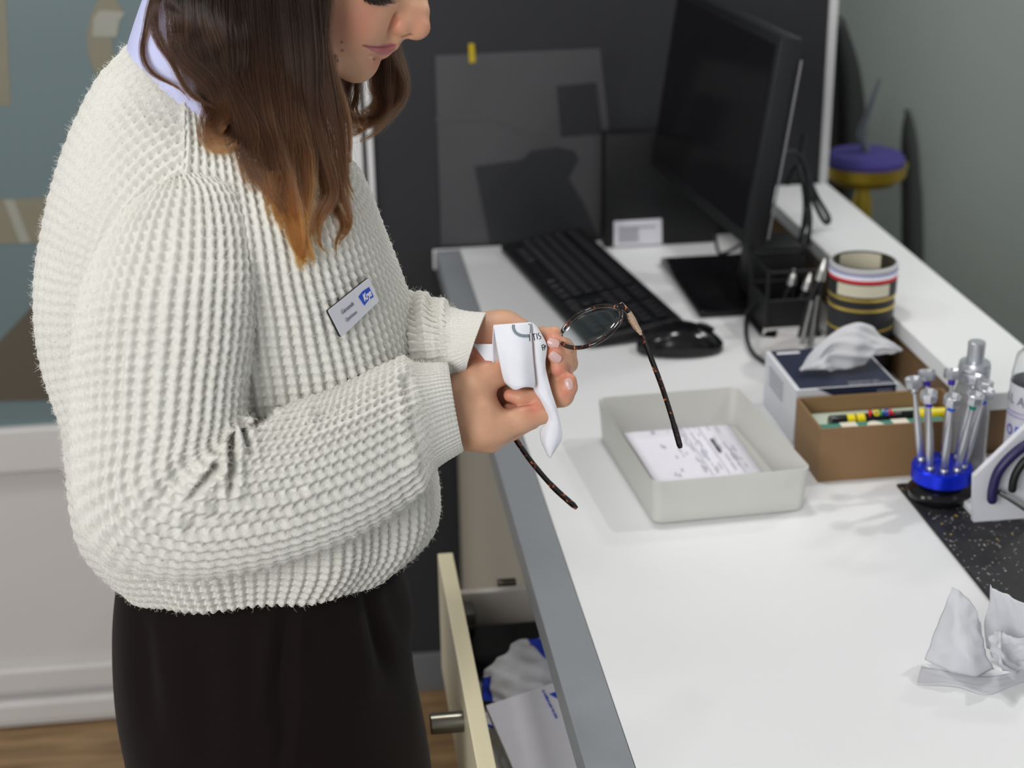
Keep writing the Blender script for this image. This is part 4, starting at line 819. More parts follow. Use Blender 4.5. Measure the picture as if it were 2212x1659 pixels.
# ---- body: one continuous surface grown from smoothly blended limbs
class SDF:
    def __init__(s): s.p = []
    def cap(s, a, b, ra, rb=None, k=.006, op='+'): s.p.append(('c', np.asarray(a, float), np.asarray(b, float), ra, ra if rb is None else rb, k, op))
    def chain(s, pts, rs, k=.006):
        for i in range(len(pts)-1): s.cap(pts[i], pts[i+1], rs[i], rs[i+1], k)
    def ell(s, c, axes, k=.01, op='+'):   # axes: 3 vectors with lengths
        A = np.array(axes, float); r = np.linalg.norm(A, axis=1); s.p.append(('e', np.asarray(c, float), A/r[:, None], r, None, k, op))
    def one(s, q, P):
        if q[0] == 'c':
            _, a, b, ra, rb, k, op = q; ab = b-a; t = np.clip(((P-a) @ ab)/max(ab.dot(ab), 1e-12), 0, 1); d = P-a-t[..., None]*ab
            return np.sqrt((d*d).sum(-1))-(ra+(rb-ra)*t)
        _, c, A, r, _, k, op = q; L = (P-c) @ A.T; k0 = np.sqrt(((L/r)**2).sum(-1)); k1 = np.sqrt(((L/(r*r))**2).sum(-1)); return np.where(k1 > 1e-9, k0*(k0-1)/np.maximum(k1, 1e-9), -r.min())
    def val(s, P, sel=None):
        v = None
        for i, q in enumerate(s.p):
            if sel is not None and i not in sel: continue
            d = s.one(q, P); k = q[5]
            if q[6] == '+':
                if v is None: v = d
                else: h = np.clip(.5+.5*(d-v)/k, 0, 1); v = d*(1-h)+v*h-k*h*(1-h)
            elif v is not None:
                h = np.clip(.5-.5*(v+d)/k, 0, 1); v = v*(1-h)-d*h+k*h*(1-h)
        return v
    def mesh(s, vox, NB=22):
        lo = np.array([1e9]*3); hi = -lo
        for q in s.p:
            if q[6] != '+': continue
            if q[0] == 'c': m = max(q[3], q[4]); lo = np.minimum(lo, np.minimum(q[1], q[2])-m); hi = np.maximum(hi, np.maximum(q[1], q[2])+m)
            else: m = q[3].max(); lo = np.minimum(lo, q[1]-m); hi = np.maximum(hi, q[1]+m)
        lo -= 4*vox; nb = np.ceil((hi+4*vox-lo)/(vox*NB)).astype(int); hd = vox*NB*.5*math.sqrt(3)
        bi = np.stack(np.meshgrid(*[np.arange(k) for k in nb], indexing='ij'), -1).reshape(-1, 3); BC = lo+(bi+.5)*vox*NB
        DD = np.stack([s.one(q, BC) for q in s.p]); KK = np.array([q[5] for q in s.p]); plus = np.array([q[6] == '+' for q in s.p])
        near = DD < hd+KK[:, None]*1.5+vox*2
        inside = (DD[plus] < -(hd+.012)).any(0) & ~near[~plus].any(0) if (~plus).any() else (DD[plus] < -(hd+.012)).any(0)
        act = np.where((near & plus[:, None]).any(0) & ~inside)[0]
        g = np.arange(NB+1); gx, gy, gz = np.meshgrid(g, g, g, indexing='ij'); loc = np.stack([gx, gy, gz], -1)*vox; SZ = 1 << 14
        keys, verts, quads = [], [], []
        CO = [(i, j, k) for i in (0, 1) for j in (0, 1) for k in (0, 1)]
        for b in act:
            base = bi[b]*NB; P = lo+base*vox+loc; sel = set(np.where(near[:, b])[0]); V = s.val(P, sel)
            if V is None: continue
            sg = V < 0
            cnt = sum(sg[i:NB+i, j:NB+j, k:NB+k].astype(np.int8) for i, j, k in CO); C = np.argwhere((cnt > 0) & (cnt < 8))
            if len(C) == 0: continue
            cv = np.stack([V[C[:, 0]+i, C[:, 1]+j, C[:, 2]+k] for i, j, k in CO], 1); acc = np.zeros((len(C), 3)); n = np.zeros(len(C))
            for a in range(8):
                for ax_ in range(3):
                    if CO[a][ax_] == 1: continue
                    o2 = list(CO[a]); o2[ax_] = 1; b2 = CO.index(tuple(o2)); va, vb = cv[:, a], cv[:, b2]; cr = (va < 0) != (vb < 0)
                    t = np.where(cr, va/np.where(cr, va-vb, 1), 0); p = np.array(CO[a], float)[None, :]+t[:, None]*np.eye(3)[ax_]; acc += p*cr[:, None]; n += cr
            gi = C+base; verts.append(lo+(gi+acc/n[:, None])*vox); keys.append((gi[:, 0].astype(np.int64)*SZ+gi[:, 1])*SZ+gi[:, 2])
            for ax_ in range(3):
                sl1 = [slice(0, NB)]*3; sl2 = [slice(0, NB)]*3; sl2[ax_] = slice(1, NB+1); E = np.argwhere(sg[tuple(sl1)] != sg[tuple(sl2)])
                if len(E) == 0: continue
                fl_ = sg[E[:, 0], E[:, 1], E[:, 2]]; E = E+base; u, v2 = np.eye(3, dtype=int)[(ax_+1) % 3], np.eye(3, dtype=int)[(ax_+2) % 3]
                Q = np.stack([E, E-u, E-u-v2, E-v2], 1); Q[~fl_] = Q[~fl_][:, ::-1]; quads.append((Q[..., 0].astype(np.int64)*SZ+Q[..., 1])*SZ+Q[..., 2])
        K = np.concatenate(keys); Vv = np.concatenate(verts); o = np.argsort(K); K = K[o]; Vv = Vv[o]; Q = np.concatenate(quads); ii = np.searchsorted(K, Q); ok = (ii < len(K)).all(1); ii = ii[ok]; ok = (K[ii] == Q[ok]).all(1); ii = ii[ok]
        # two rounds of smoothing
        for _ in range(3):
            A = np.zeros_like(Vv); n = np.zeros(len(Vv))
            for a in range(4):
                np.add.at(A, ii[:, a], Vv[ii[:, (a+1) % 4]]+Vv[ii[:, a-1]]); np.add.at(n, ii[:, a], 2)
            Vv = Vv*.5+.5*A/np.maximum(n, 1)[:, None]
        return Vv, ii
B = SDF()
def Hp(x, y, off): return atd(x, y, 1.45-off/1000.0)
def Fp(x, y, off): return atd(x, y, DF-off/1000.0)
DF = 1.425
Fv = RT*.85+DN*.53; Fv /= np.linalg.norm(Fv); Uv = RT*.53-DN*.85; Uv /= np.linalg.norm(Uv); Wv = np.cross(Fv, Uv); Wv = Wv*np.sign(-(Wv @ FW))
# head
B.ell(Fp(655, -125, 0), (Fv*.098, Uv*.085, Wv*.072), .02)
B.ell(Fp(768, 0, 0), (Fv*.041, Uv*.062, Wv*.057), .02)
B.ell(Fp(782, 88, 0), (Fv*.0215, Uv*.025, Wv*.026), .014)
B.ell(Fp(770, 132, 0), (Fv*.0155, Uv*.015, Wv*.018), .012)
for sg in (1, -1):
    B.cap(Fp(768, 133, 6*sg), Fp(668, 112, 40*sg), .0125, .014, .016)
    B.cap(Fp(668, 112, 40*sg), Fp(628, 30, 52*sg), .014, .016, .02)
    B.ell(Fp(752, 40, 30*sg), (Fv*.030, Uv*.032, Wv*.024), .02)
    B.ell(Fp(806, -2, 31*sg), (Fv*.016, Uv*.010, Wv*.016), .010)
    B.ell(Fp(848, -70, 30*sg), (Fv*.016, Uv*.010, Wv*.024), .014)
    B.ell(Fp(610, -20, 74*sg), (Fv*.016, Uv*.030, Wv*.006), .008)
    B.cap(Fp(862, 55, 11*sg), Fp(866, 58, 9*sg), .0072, .0072, .005)
    B.cap(Fp(846, 92, 6*sg*.3), Fp(812, 96, 15*sg), .0058, .0042, .006)
    B.cap(Fp(828, 108, 2*sg), Fp(800, 102, 17*sg), .0062, .0040, .005)
B.cap(Fp(905, -85, 0), Fp(909, 25, 0), .0065, .0068, .012)
B.cap(Fp(909, 25, 0), Fp(905, 58, 0), .0068, .0090, .006)
B.ell(Fp(904, 60, 0), (Fv*.0095, Uv*.0100, Wv*.0100), .005)
B.cap(Fp(893, 68, 0), Fp(862, 62, 0), .0062, .0070, .006)
B.cap(Fp(880, 25, 5), Fp(868, 50, 9), .010, .009, .01); B.cap(Fp(880, 25, -5), Fp(868, 50, -9), .010, .009, .01)
B.cap(Fp(852, 78, 0), Fp(846, 88, 0), .0070, .0062, .006)
for sg in (1, -1):
    B.cap(Fp(883, 76, 6*sg), Fp(872, 74, 7*sg), .0026, .0022, .003, '-')
    pass
    B.cap(Fp(853, 38, 20*sg), Fp(840, 62, 19*sg), .0014, .0012, .006, '-')
    B.cap(Fp(786, 101, 27*sg), Fp(762, 122, 26*sg), .0010, .0008, .006, '-')
# neck, trunk core, arms and legs inside the clothes
nk = aty(455, 210, Y0)
B.chain([Fp(640, 10, 0), nk, aty(455, 330, Y0)], [.050, .046, .045], .03)
shr, shl = aty(400, 500, Y0-.12), aty(420, 490, Y0+.12)
wa = aty(540, 900, Y0); hp = aty(560, 1330, Y0)
B.chain([aty(455, 330, Y0), wa, hp], [.045, .07, .085], .04)
B.cap(shr, shl, .03, .03, .02)
elr, ell_ = aty(330, 1080, Y0-.20), aty(480, 860, Y0+.18)
B.chain([shr, elr, Hp(900, 885, 0), Hp(985, 880, 0)], [.03, .038, .031, .027], .02)
B.chain([shl, ell_, Hp(900, 745, -60), Hp(1010, 740, -22)], [.03, .038, .029, .0235], .02)
for sg in (-1, 1): B.chain([hp, np.array([lc[0], Y0+sgn*0+sg*.085, .5]), np.array([lc[0]-.03, Y0+sg*.085, .08]), np.array([lc[0]+.09, Y0+sg*.085, .035])], [.08, .05, .036, .022], .03)
# right hand (near): thumb on top, fingers curled below
HR = [([(978, 838, 0), (1028, 824, 3), (1064, 806, 2), (1108, 800, -4), (1150, 806, -8)], [.0175, .017, .0125, .0105, .0085], .008),
      ([(980, 880, 0), (1034, 893, 3)], [.027, .0215], .010),
      ([(985, 920, -2), (1045, 926, 3), (1078, 923, 4)], [.0215, .0165, .0140], .010),
      ([(990, 935, -8), (1060, 954, -5)], [.0150, .0105], .008),
      ([(1070, 922, 4), (1128, 906, 3), (1172, 892, 1)], [.0142, .0115, .0096], .004),
      ([(1172, 892, 1), (1168, 874, -3), (1152, 862, -6)], [.0096, .0090, .0084], .0025),
      ([(1152, 860, -4), (1124, 858, -1), (1102, 854, -1)], [.0084, .0078, .0062], .002),
      ([(1058, 950, -9), (1108, 926, -18), (1148, 906, -26)], [.0115, .0100, .0090], .003),
      ([(1148, 906, -26), (1138, 889, -24), (1116, 885, -14), (1098, 884, -10)], [.0090, .0080, .0068, .0058], .002),
      ([(1050, 948, -24), (1103, 926, -34), (1132, 908, -42), (1118, 893, -40), (1094, 894, -34)], [.011, .0098, .0088, .008, .007], .002),
      ([(1040, 940, -36), (1090, 930, -48), (1113, 912, -54), (1096, 895, -52)], [.010, .0085, .0078, .0066], .002)]
for pts, rs, k in HR: B.chain([Hp(*q) for q in pts], rs, k)
# left hand (far): fingers come round from behind the lens, nails towards the camera
HL = [([(1058, 838, -36), (1125, 858, -42), (1160, 850, -36)], [.017, .016, .012], .008),
      ([(1000, 742, -22), (1062, 738, -24), (1110, 748, -28)], [.0235, .0225, .019], .012),
      ([(1040, 722, -24), (1090, 716, -28), (1140, 736, -30)], [.017, .0165, .0140], .012),
      ([(1040, 770, -24), (1110, 795, -30), (1150, 815, -32)], [.0190, .0175, .0140], .012),
      ([(1110, 755, -30), (1150, 780, -32), (1165, 810, -32)], [.020, .017, .014], .012),
      ([(1130, 738, -26), (1168, 727, -12), (1198, 719, -5)], [.0105, .0080, .0062], .005),
      ([(1140, 750, -34), (1196, 752, -32), (1226, 760, -24)], [.0105, .0090, .0078], .006),
      ([(1226, 760, -24), (1220, 750, -10), (1196, 739, -1)], [.0078, .0080, .0072], .0035),
      ([(1145, 780, -36), (1200, 790, -36), (1229, 786, -24)], [.0105, .0092, .0078], .006),
      ([(1229, 786, -24), (1222, 776, -10), (1200, 766, 1)], [.0078, .0084, .0080], .0035),
      ([(1158, 812, -34), (1200, 818, -28), (1214, 812, -14), (1207, 795, -3)], [.0110, .0100, .0092, .0085], .004),
      ([(1214, 820, -14), (1204, 840, -10), (1190, 850, -12)], [.0088, .0095, .0095], .005),
      ([(1150, 830, -32), (1185, 858, -20), (1214, 853, -8)], [.0125, .0112, .0108], .005),
      ([(1214, 853, -8), (1226, 836, -2), (1229, 822, 0)], [.0108, .0088, .0070], .0035)]
for pts, rs, k in HL: B.chain([Hp(*p) for p in pts], rs, k)
bv, bf_ = B.mesh(.0011)
# keep only what reads as skin: material with attributes for redder fingertips, lips and the darker mouth line
M_skin = mat('skin', srgb(200, 154, 124), .5, noise=(70, .09), bump=(420, .35, .0006), sss=.10)
nt = M_skin.node_tree; bs = nt.nodes['Principled BSDF']; src = bs.inputs['Base Color'].links[0].from_socket
def attr_mix(cur, name, col, fac=1.0):
    at = nt.nodes.new('ShaderNodeAttribute'); at.attribute_name = name; ml = nt.nodes.new('ShaderNodeMath'); ml.operation = 'MULTIPLY'; ml.inputs[1].default_value = fac; nt.links.new(at.outputs['Fac'], ml.inputs[0])
    mx = nt.nodes.new('ShaderNodeMix'); mx.data_type = 'RGBA'; nt.links.new(ml.outputs[0], mx.inputs[0]); nt.links.new(cur, mx.inputs[6]); mx.inputs[7].default_value = (*col, 1); return mx.outputs[2]
src = attr_mix(src, 'blush', srgb(206, 104, 92), .6); src = attr_mix(src, 'lip', srgb(176, 92, 102), .85); src = attr_mix(src, 'mouthline', srgb(92, 40, 44), .65); src = attr_mix(src, 'mole', srgb(90, 56, 44), .8); nt.links.new(src, bs.inputs['Base Color'])
# mouth line pressed into the face, the same on both sides
off_ = (bv-Fp(800, 60, 0)) @ Wv; hx_, hy_, hz_ = pixa(bv-np.where(off_ < 0, 2*off_, 0)[:, None]*Wv)      # the far side mirrors the near side
def pld(x, y, L):
    d = np.full(len(x), 1e9)
    for (x0, y0), (x1, y1) in zip(L[:-1], L[1:]):
        dx, dy = x1-x0, y1-y0; t = np.clip(((x-x0)*dx+(y-y0)*dy)/(dx*dx+dy*dy), 0, 1); d = np.minimum(d, np.hypot(x-x0-t*dx, y-y0-t*dy))
    return d
headm = (hx_ > 760) & (hx_ < 900) & (hy_ > 60) & (hy_ < 150) & (np.abs((bv-Fp(800, 60, 0)) @ Wv) < .045)
ML = [(852, 98.5), (836, 101.5), (820, 103), (801, 101.5), (784, 98.5)]
dm = np.where(headm, pld(hx_, hy_, ML), 1e9); bc_ = Fp(770, 90, 0); dirn = bc_-bv; dirn /= np.maximum(np.linalg.norm(dirn, axis=1, keepdims=True), 1e-9)
bv = bv+dirn*(.0012*np.exp(-(dm/2.2)**2))[:, None]
lowl = np.where(headm, np.exp(-((hx_-826)/15.0)**2-((hy_-109)/6.0)**2), 0); fold_ = np.where(headm, np.exp(-(pld(hx_, hy_, [(822, 124), (800, 119)])/4.0)**2), 0)
bv = bv-dirn*(.0010*lowl)[:, None]+dirn*(.0013*fold_)[:, None]
def inpoly(x, y, Q):
    r = np.zeros(len(x), bool); n = len(Q)
    for i in range(n):
        (x0, y0), (x1, y1) = Q[i], Q[(i+1) % n]; c = ((y0 > y) != (y1 > y)) & (x < (x1-x0)*(y-y0)/(y1-y0+1e-12)+x0); r ^= c
    return r
LP = [(785, 98), (799, 99.5), (818, 99.5), (832, 96.5), (843, 94), (856, 96), (850, 108), (833, 118), (818, 115.5), (800, 107)]
lipm = np.where(headm, np.where(inpoly(hx_, hy_, LP), 1.0, np.exp(-(pld(hx_, hy_, LP+LP[:1])/1.6)**2)), 0); mouth_ = np.exp(-(dm/1.7)**2)
bme = npmesh('body', bv, bf_)
def segd(P, a, b): ab = b-a; t = np.clip(((P-a) @ ab)/ab.dot(ab), 0, 1); return np.linalg.norm(P-a-t[:, None]*ab, axis=1)
blush = np.zeros(len(bv)); lip = np.zeros(len(bv)); mole = np.zeros(len(bv))
for p, r in (((1101, 854, -4), .012), ((1125, 858, -4), .010), ((1196, 739, 2), .010), ((1192, 760, 4), .010), ((1229, 820, 3), .010), ((1222, 845, 2), .008), ((1040, 770, -5), .02), ((1150, 880, 8), .010), ((1207, 800, 4), .008)):
    blush = np.maximum(blush, np.exp(-(np.linalg.norm(bv-Hp(*p), axis=1)/r)**2))
for p, r in (((858, 52, 16), .010), ((905, 55, 4), .012), ((770, 45, 50), .022), ((815, 130, 10), .012)): blush = np.maximum(blush, .6*np.exp(-(np.linalg.norm(bv-Fp(*p), axis=1)/r)**2))
for sg in (1, -1):
    pass
for x, y, o_ in ((738, 91, 50), (739, 109, 46), (729, 131, 40), (808, 128, 14)): mole = np.maximum(mole, np.clip(1.4-np.hypot(*(np.stack(pixa(bv)[:2])-np.array([[x], [y]])))/3.2, 0, 1)*(bv[:, 1] < Y0+.01))
mole = np.maximum(mole, np.clip(1.4-np.hypot(*(np.stack(pixa(bv)[:2])-np.array([[973], [815]])))/2.0, 0, 1))
lip = lipm
for nm_, arr in (('blush', blush), ('lip', lip), ('mole', mole), ('mouthline', mouth_)):
    at = bme.attributes.new(nm_, 'FLOAT', 'POINT'); at.data.foreach_set('value', arr.astype(np.float32))
body = link('body', bme, M_skin, person, True)
# fingernails
M_nail = mat('nail', srgb(206, 170, 165), .3, coat=.2)
BV = BVHTree.FromPolygons([tuple(v) for v in bv], [tuple(f) for f in bf_])
def hit(tree, x, y):
    d = Vector(ray(x, y)); L, n_, i_, dd = tree.ray_cast(Vector(C0), d.normalized()); return (L, n_)
for cx_, cy_, ang_, w_, h_ in ((1195, 742, 20, .0044, .0056), (1199, 772, 40, .0046, .0060), (1229, 829, 75, .0038, .0054)):
    L, n_ = hit(BV, cx_, cy_)
    if L is None: continue
    if n_.dot(Vector(FW)) > 0: n_ = -n_
    t_ = Vector(RT*math.cos(math.radians(ang_))+DN*math.sin(math.radians(ang_))); t_ = (t_-n_*t_.dot(n_)).normalized(); s_ = n_.cross(t_); V_ = []
    for i in range(9):
        for j in range(9):
            a, b2 = (i/8-.5)*2, (j/8-.5)*2; rr = math.sqrt(max(0, 1-.35*b2*b2)); V_.append(L+t_*(a*h_*rr)+s_*(b2*w_*math.sqrt(max(0, 1-.3*a*a)))+n_*(.0010-.0013*b2*b2-.0007*a*a))
    link('fingernail', npmesh('fingernail', V_, grid_faces(9, 9, False)), M_nail, body, True)
INV[body.name] = Matrix.Identity(4)
# lashes
M_dark = mat('dark lash', srgb(16, 12, 11), .5)
eb = MB(); rl = random.Random(3)
for i in range(34):
    f = i/33; x0 = 786+56*f; y0 = -3+4*math.sin(f*3.1)-3*f; L, n_ = hit(BV, x0, y0)
    if L is None: continue
    L = np.array(L); q = rl.uniform(.75, 1.2)*(.55+.6*math.sin(.5+f*2.2)); k2 = .4+1.5*f+rl.uniform(-.3, .3)
    eb.tube([tuple(v) for v in catmull(np.array([L+FW*.0004, L-FW*.0014+(DN*.0022+RT*.0006*k2)*q, L-FW*.0034+(DN*.0042+RT*.0022*k2)*q, L-FW*.0050+(DN*.0050+RT*.0046*k2)*q]), 8)], [.00042, .00042, .0004, .00036, .0003, .00024, .00018, .0001], 5)
lid = [hit(BV, x, y)[0] for x, y in ((784, -3), (796, 0), (808, 1.5), (822, 1), (836, -1), (846, -4))]
if all(v is not None for v in lid): eb.tube([tuple(np.array(v)-FW*.0002) for v in lid], [.0003, .0008, .0010, .0009, .0006, .0002], 6)
eb.done('eyelashes', M_dark, body, kind='stuff')
# ---- hair
TB = BVHTree.FromPolygons([tuple(v) for v in tor_plain[::4, ::4].reshape(-1, 3)], [tuple(f) for f in grid_faces(len(range(0, tor_plain.shape[0], 4)), len(range(0, tor_plain.shape[1], 4)), True)])
SB = BVHTree.FromPolygons([tuple(v) for v in SG[::5, ::5].reshape(-1, 3)], [tuple(f) for f in grid_faces(len(range(0, SG.shape[0], 5)), len(range(0, SG.shape[1], 5)), True)])
CB = BVHTree.FromPolygons([tuple(v) for v in COLG.reshape(-1, 3)], [tuple(f) for f in grid_faces(60, 120, True)])
def hpt(x, y, off, lift=.010):
    d = 1.425-off/1000.0
    for t in (TB, SB, CB):
        L, n_ = hit(t, x, y)
        if L is not None:
            ds = (np.array(L)-C0) @ FW
            if off > 0: d = min(d, ds-lift)
    return atd(x, y, d)
LOCKS = [ # path, root radius mm, tip radius mm, count, lightness 0..1
 ([(676, -120, 92), (690, -20, 98), (692, 60, 98), (700, 130, 94), (716, 210, 88), (738, 290, 92), (755, 370, 96), (766, 430, 96), (772, 478, 96)], 8, 1, 620, .55),
 ([(660, -120, 94), (668, -10, 100), (672, 80, 102), (682, 170, 98), (700, 260, 94), (722, 350, 98), (736, 430, 100), (742, 480, 100), (728, 520, 100), (738, 548, 100)], 10, 1.2, 800, .6),
 ([(630, -120, 94), (640, 0, 102), (648, 110, 104), (662, 220, 96), (690, 320, 100), (706, 410, 104), (684, 470, 106), (690, 520, 106), (706, 552, 106)], 11, 1.5, 950, .7),
 ([(600, -120, 78), (606, 0, 88), (612, 120, 94), (622, 230, 100), (640, 330, 106), (650, 430, 110), (648, 500, 112), (654, 556, 112), (664, 584, 112)], 13, 2.5, 1500, .9),
 ([(570, -120, 80), (574, 0, 90), (580, 120, 98), (592, 240, 104), (606, 340, 110), (612, 420, 112), (624, 490, 114), (644, 548, 114), (664, 580, 112)], 12, 2, 1300, 1.0),
 ([(540, -120, 80), (545, 0, 90), (552, 120, 98), (566, 230, 106), (586, 330, 112), (600, 410, 114), (618, 480, 116), (644, 552, 114)], 13, 2.5, 1300, .75),
 ([(510, -120, 78), (510, 0, 88), (516, 110, 98), (530, 210, 106), (556, 300, 112), (584, 380, 116), (606, 450, 118), (632, 510, 118)], 14, 6, 1300, .55),
 ([(480, -120, 76), (476, 0, 86), (482, 100, 96), (494, 190, 104), (520, 270, 110), (552, 340, 114), (585, 410, 116)], 14, 7, 1200, .45),
 ([(455, -120, 72), (446, 0, 82), (452, 90, 92), (466, 170, 102), (470, 230, 106), (462, 275, 108), (480, 298, 108), (500, 282, 108), (505, 262, 108)], 11, 5, 1000, .7),
 ([(430, -120, 68), (416, -10, 78), (420, 70, 88), (446, 150, 98), (490, 220, 106), (530, 290, 110), (560, 340, 112)], 13, 7, 1000, .3),
 ([(400, -120, 60), (380, -20, 70), (384, 50, 80), (402, 120, 92), (440, 180, 100), (478, 240, 106), (500, 280, 108)], 9, 4, 420, .35),
 ([(380, -120, 55), (350, -30, 64), (338, 30, 72), (346, 90, 82), (372, 140, 90), (410, 190, 98), (450, 230, 104), (468, 250, 106)], 5, 1.5, 190, .4),
 ([(370, -110, 50), (336, -30, 60), (312, 40, 70), (302, 95, 78), (318, 140, 84), (352, 180, 92), (400, 215, 100), (448, 248, 104)], 3.5, 1, 170, .45),
 ([(640, -120, 40), (650, 0, 50), (656, 120, 50), (660, 220, 60), (670, 320, 80), (690, 400, 92)], 16, 8, 1100, .25),
 ([(560, -120, 50), (560, 0, 60), (560, 120, 70), (570, 220, 85), (590, 320, 98), (610, 380, 104)], 18, 10, 1200, .2),
 ([(470, -120, 45), (470, 0, 60), (480, 100, 74), (500, 190, 90), (530, 260, 100)], 18, 12, 1200, .2),
 ([(700, 60, 40), (708, 130, 46), (716, 190, 50), (726, 240, 60), (740, 300, 84)], 8, 4, 500, .3),
 # far side of the head
 ([(800, -60, -62), (815, 40, -66), (832, 110, -68), (848, 165, -70), (852, 205, -72), (836, 240, -74), (800, 262, -72), (760, 272, -70), (735, 268, -66)], 9, 5, 900, .55),
 ([(790, -40, -60), (800, 60, -60), (812, 130, -60), (826, 180, -62), (828, 215, -64), (805, 245, -64), (775, 262, -60), (752, 262, -56)], 9, 4, 800, .5),
 ([(770, 0, -55), (772, 90, -52), (768, 150, -48), (758, 195, -46), (762, 235, -46), (785, 258, -50), (800, 250, -54)], 7, 3, 500, .4),
 ([(750, 40, -50), (750, 120, -44), (744, 180, -36), (745, 230, -30), (765, 265, -34), (788, 268, -40)], 7, 3, 500, .45),
 ([(735, 60, -30), (735, 130, -20), (728, 190, -10), (725, 240, 10), (735, 280, 40)], 7, 4, 500, .3)]
HPTS, HRAD, HSZ, HL_, HT = [], [], [], [], []; NPT = 26
for li, (path, r0, r1, cnt, lt) in enumerate(LOCKS):
    g = catmull(np.array([hpt(*p) for p in path]), NPT); tg = np.gradient(g, axis=0); tg /= np.linalg.norm(tg, axis=1, keepdims=True)
    s1 = np.cross(tg, FW); s1 /= np.linalg.norm(s1, axis=1, keepdims=True); s2 = np.cross(tg, s1); tt = np.linspace(0, 1, NPT)[:, None]; g = g+s1*.0042*np.sin(2*np.pi*(tt*2.3+li*.37))*tt
    nsub = max(3, cnt//70); subs = [(rng.normal(0, .5), rng.normal(0, .4), rng.uniform(0, 6.28), rng.uniform(.6, 1.7), rng.uniform(.74, 1.02)) for _ in range(nsub)]
    for k in range(cnt):
        su = subs[rng.integers(nsub)]; ra = rng.normal(0, 1, 2)
        rad = (r0*(1-tt**1.5)+r1*tt**1.5)/1000.0
        cl = .34-.16*tt      # hairs gather into sub-strands
        a = (su[0]+ra[0]*cl+.60*np.sin(su[2]+tt*7.5*su[3])*tt**1.2)*rad*1.25; b2 = (su[1]*.8+ra[1]*cl*.8)*rad*.55
        p = g+s1*a+s2*b2
        end = su[4]*rng.uniform(.9, 1.0); fl = rng.random() < .03
        if fl: p = p+(s1*rng.normal(0, .010)+s2*rng.normal(0, .003))*tt**2
        p = catmull(p[:max(8, int(NPT*end))], NPT)
        HPTS.append(p); HL_.append(lt*(.75+.5*rng.random())*(1 if rng.random() > .12 else 1.5))
n_h = len(HPTS); hp_ = np.array(HPTS)
# keep the hair lying on the clothes instead of sinking into them
ZB = np.full((520, 560), 9.0)
for surf, lift in ((tor_plain, .008), (SG, .008), (COLG, .003)):
    sx_, sy_, sz_ = pixa(surf.reshape(-1, 3)); ok = (np.abs((surf.reshape(-1, 3)-C0) @ FW) > 0) & (sx_ > -200) & (sx_ < 2000) & (sy_ > -300) & (sy_ < 1700)
    np.minimum.at(ZB, ((sy_[ok]+300).astype(int)//4, (sx_[ok]+200).astype(int)//4), sz_[ok]-lift)
for _ in range(1): ZB = np.minimum.reduce([ZB]+[np.roll(np.roll(ZB, a, 0), c, 1) for a in (-1, 0, 1) for c in (-1, 0, 1)])
hx, hy, hz = pixa(hp_); zz_ = ZB[np.clip((hy+300).astype(int)//4, 0, 519), np.clip((hx+200).astype(int)//4, 0, 559)]
near_ = (hp_[..., 1].mean(1) < Y0-.005)[:, None]; dpt = np.where(near_ & (hz > zz_), hz-zz_, 0)
ker = np.array([1, 2, 3, 2, 1])/9.0; pad = np.pad(dpt, ((0, 0), (2, 2)), mode='edge'); sm = sum(ker[i]*pad[:, i:i+NPT] for i in range(5)); dpt = np.maximum(dpt, sm)
rr_ = hp_-C0; hp_ = (C0+rr_*((hz-dpt)/hz)[..., None]).astype(np.float32)
hc = bpy.data.hair_curves.new('hair'); hc.add_curves([NPT]*n_h); hc.attributes['position'].data.foreach_set('vector', hp_.ravel())
ra_ = hc.attributes.get('radius') or hc.attributes.new('radius', 'FLOAT', 'POINT'); ra_.data.foreach_set('value', np.tile(np.linspace(.000085, .000045, NPT), n_h).astype(np.float32))
la = hc.attributes.new('light', 'FLOAT', 'CURVE'); la.data.foreach_set('value', np.array(HL_, dtype=np.float32))
M_hair = bpy.data.materials.new('brown hair'); M_hair.use_nodes = True; nt = M_hair.node_tree; nt.nodes.clear()
out = nt.nodes.new('ShaderNodeOutputMaterial'); hb = nt.nodes.new('ShaderNodeBsdfHairPrincipled'); hb.parametrization = 'COLOR'; hb.inputs['Roughness'].default_value = .38; hb.inputs['Radial Roughness'].default_value = .55; hb.inputs['IOR'].default_value = 1.42
hi_ = nt.nodes.new('ShaderNodeHairInfo'); at = nt.nodes.new('ShaderNodeAttribute'); at.attribute_name = 'light'
mr = nt.nodes.new('ShaderNodeMapRange'); mr.inputs[1].default_value = .25; mr.inputs[2].default_value = 1.05; nt.links.new(hi_.outputs['Intercept'], mr.inputs[0])
ml = nt.nodes.new('ShaderNodeMath'); ml.operation = 'MULTIPLY'; nt.links.new(mr.outputs[0], ml.inputs[0]); nt.links.new(at.outputs['Fac'], ml.inputs[1])
cr = nt.nodes.new('ShaderNodeValToRGB'); e = cr.color_ramp.elements; e[0].position = 0; e[0].color = (*srgb(26, 16, 10), 1); e[1].position = 1; e[1].color = (*srgb(150, 94, 42), 1); m3 = e.new(.5); m3.color = (*srgb(62, 37, 20), 1)
nt.links.new(ml.outputs[0], cr.inputs[0]); nt.links.new(cr.outputs[0], hb.inputs['Color']); nt.links.new(hb.outputs[0], out.inputs[0])
ho = bpy.data.objects.new('hair', hc); COL.objects.link(ho); hc.materials.append(M_hair); ho.parent = person; ho.matrix_parent_inverse = INV[person.name]; ho['kind'] = 'stuff'; ho['label'] = 'long wavy brown hair with lighter golden ends'
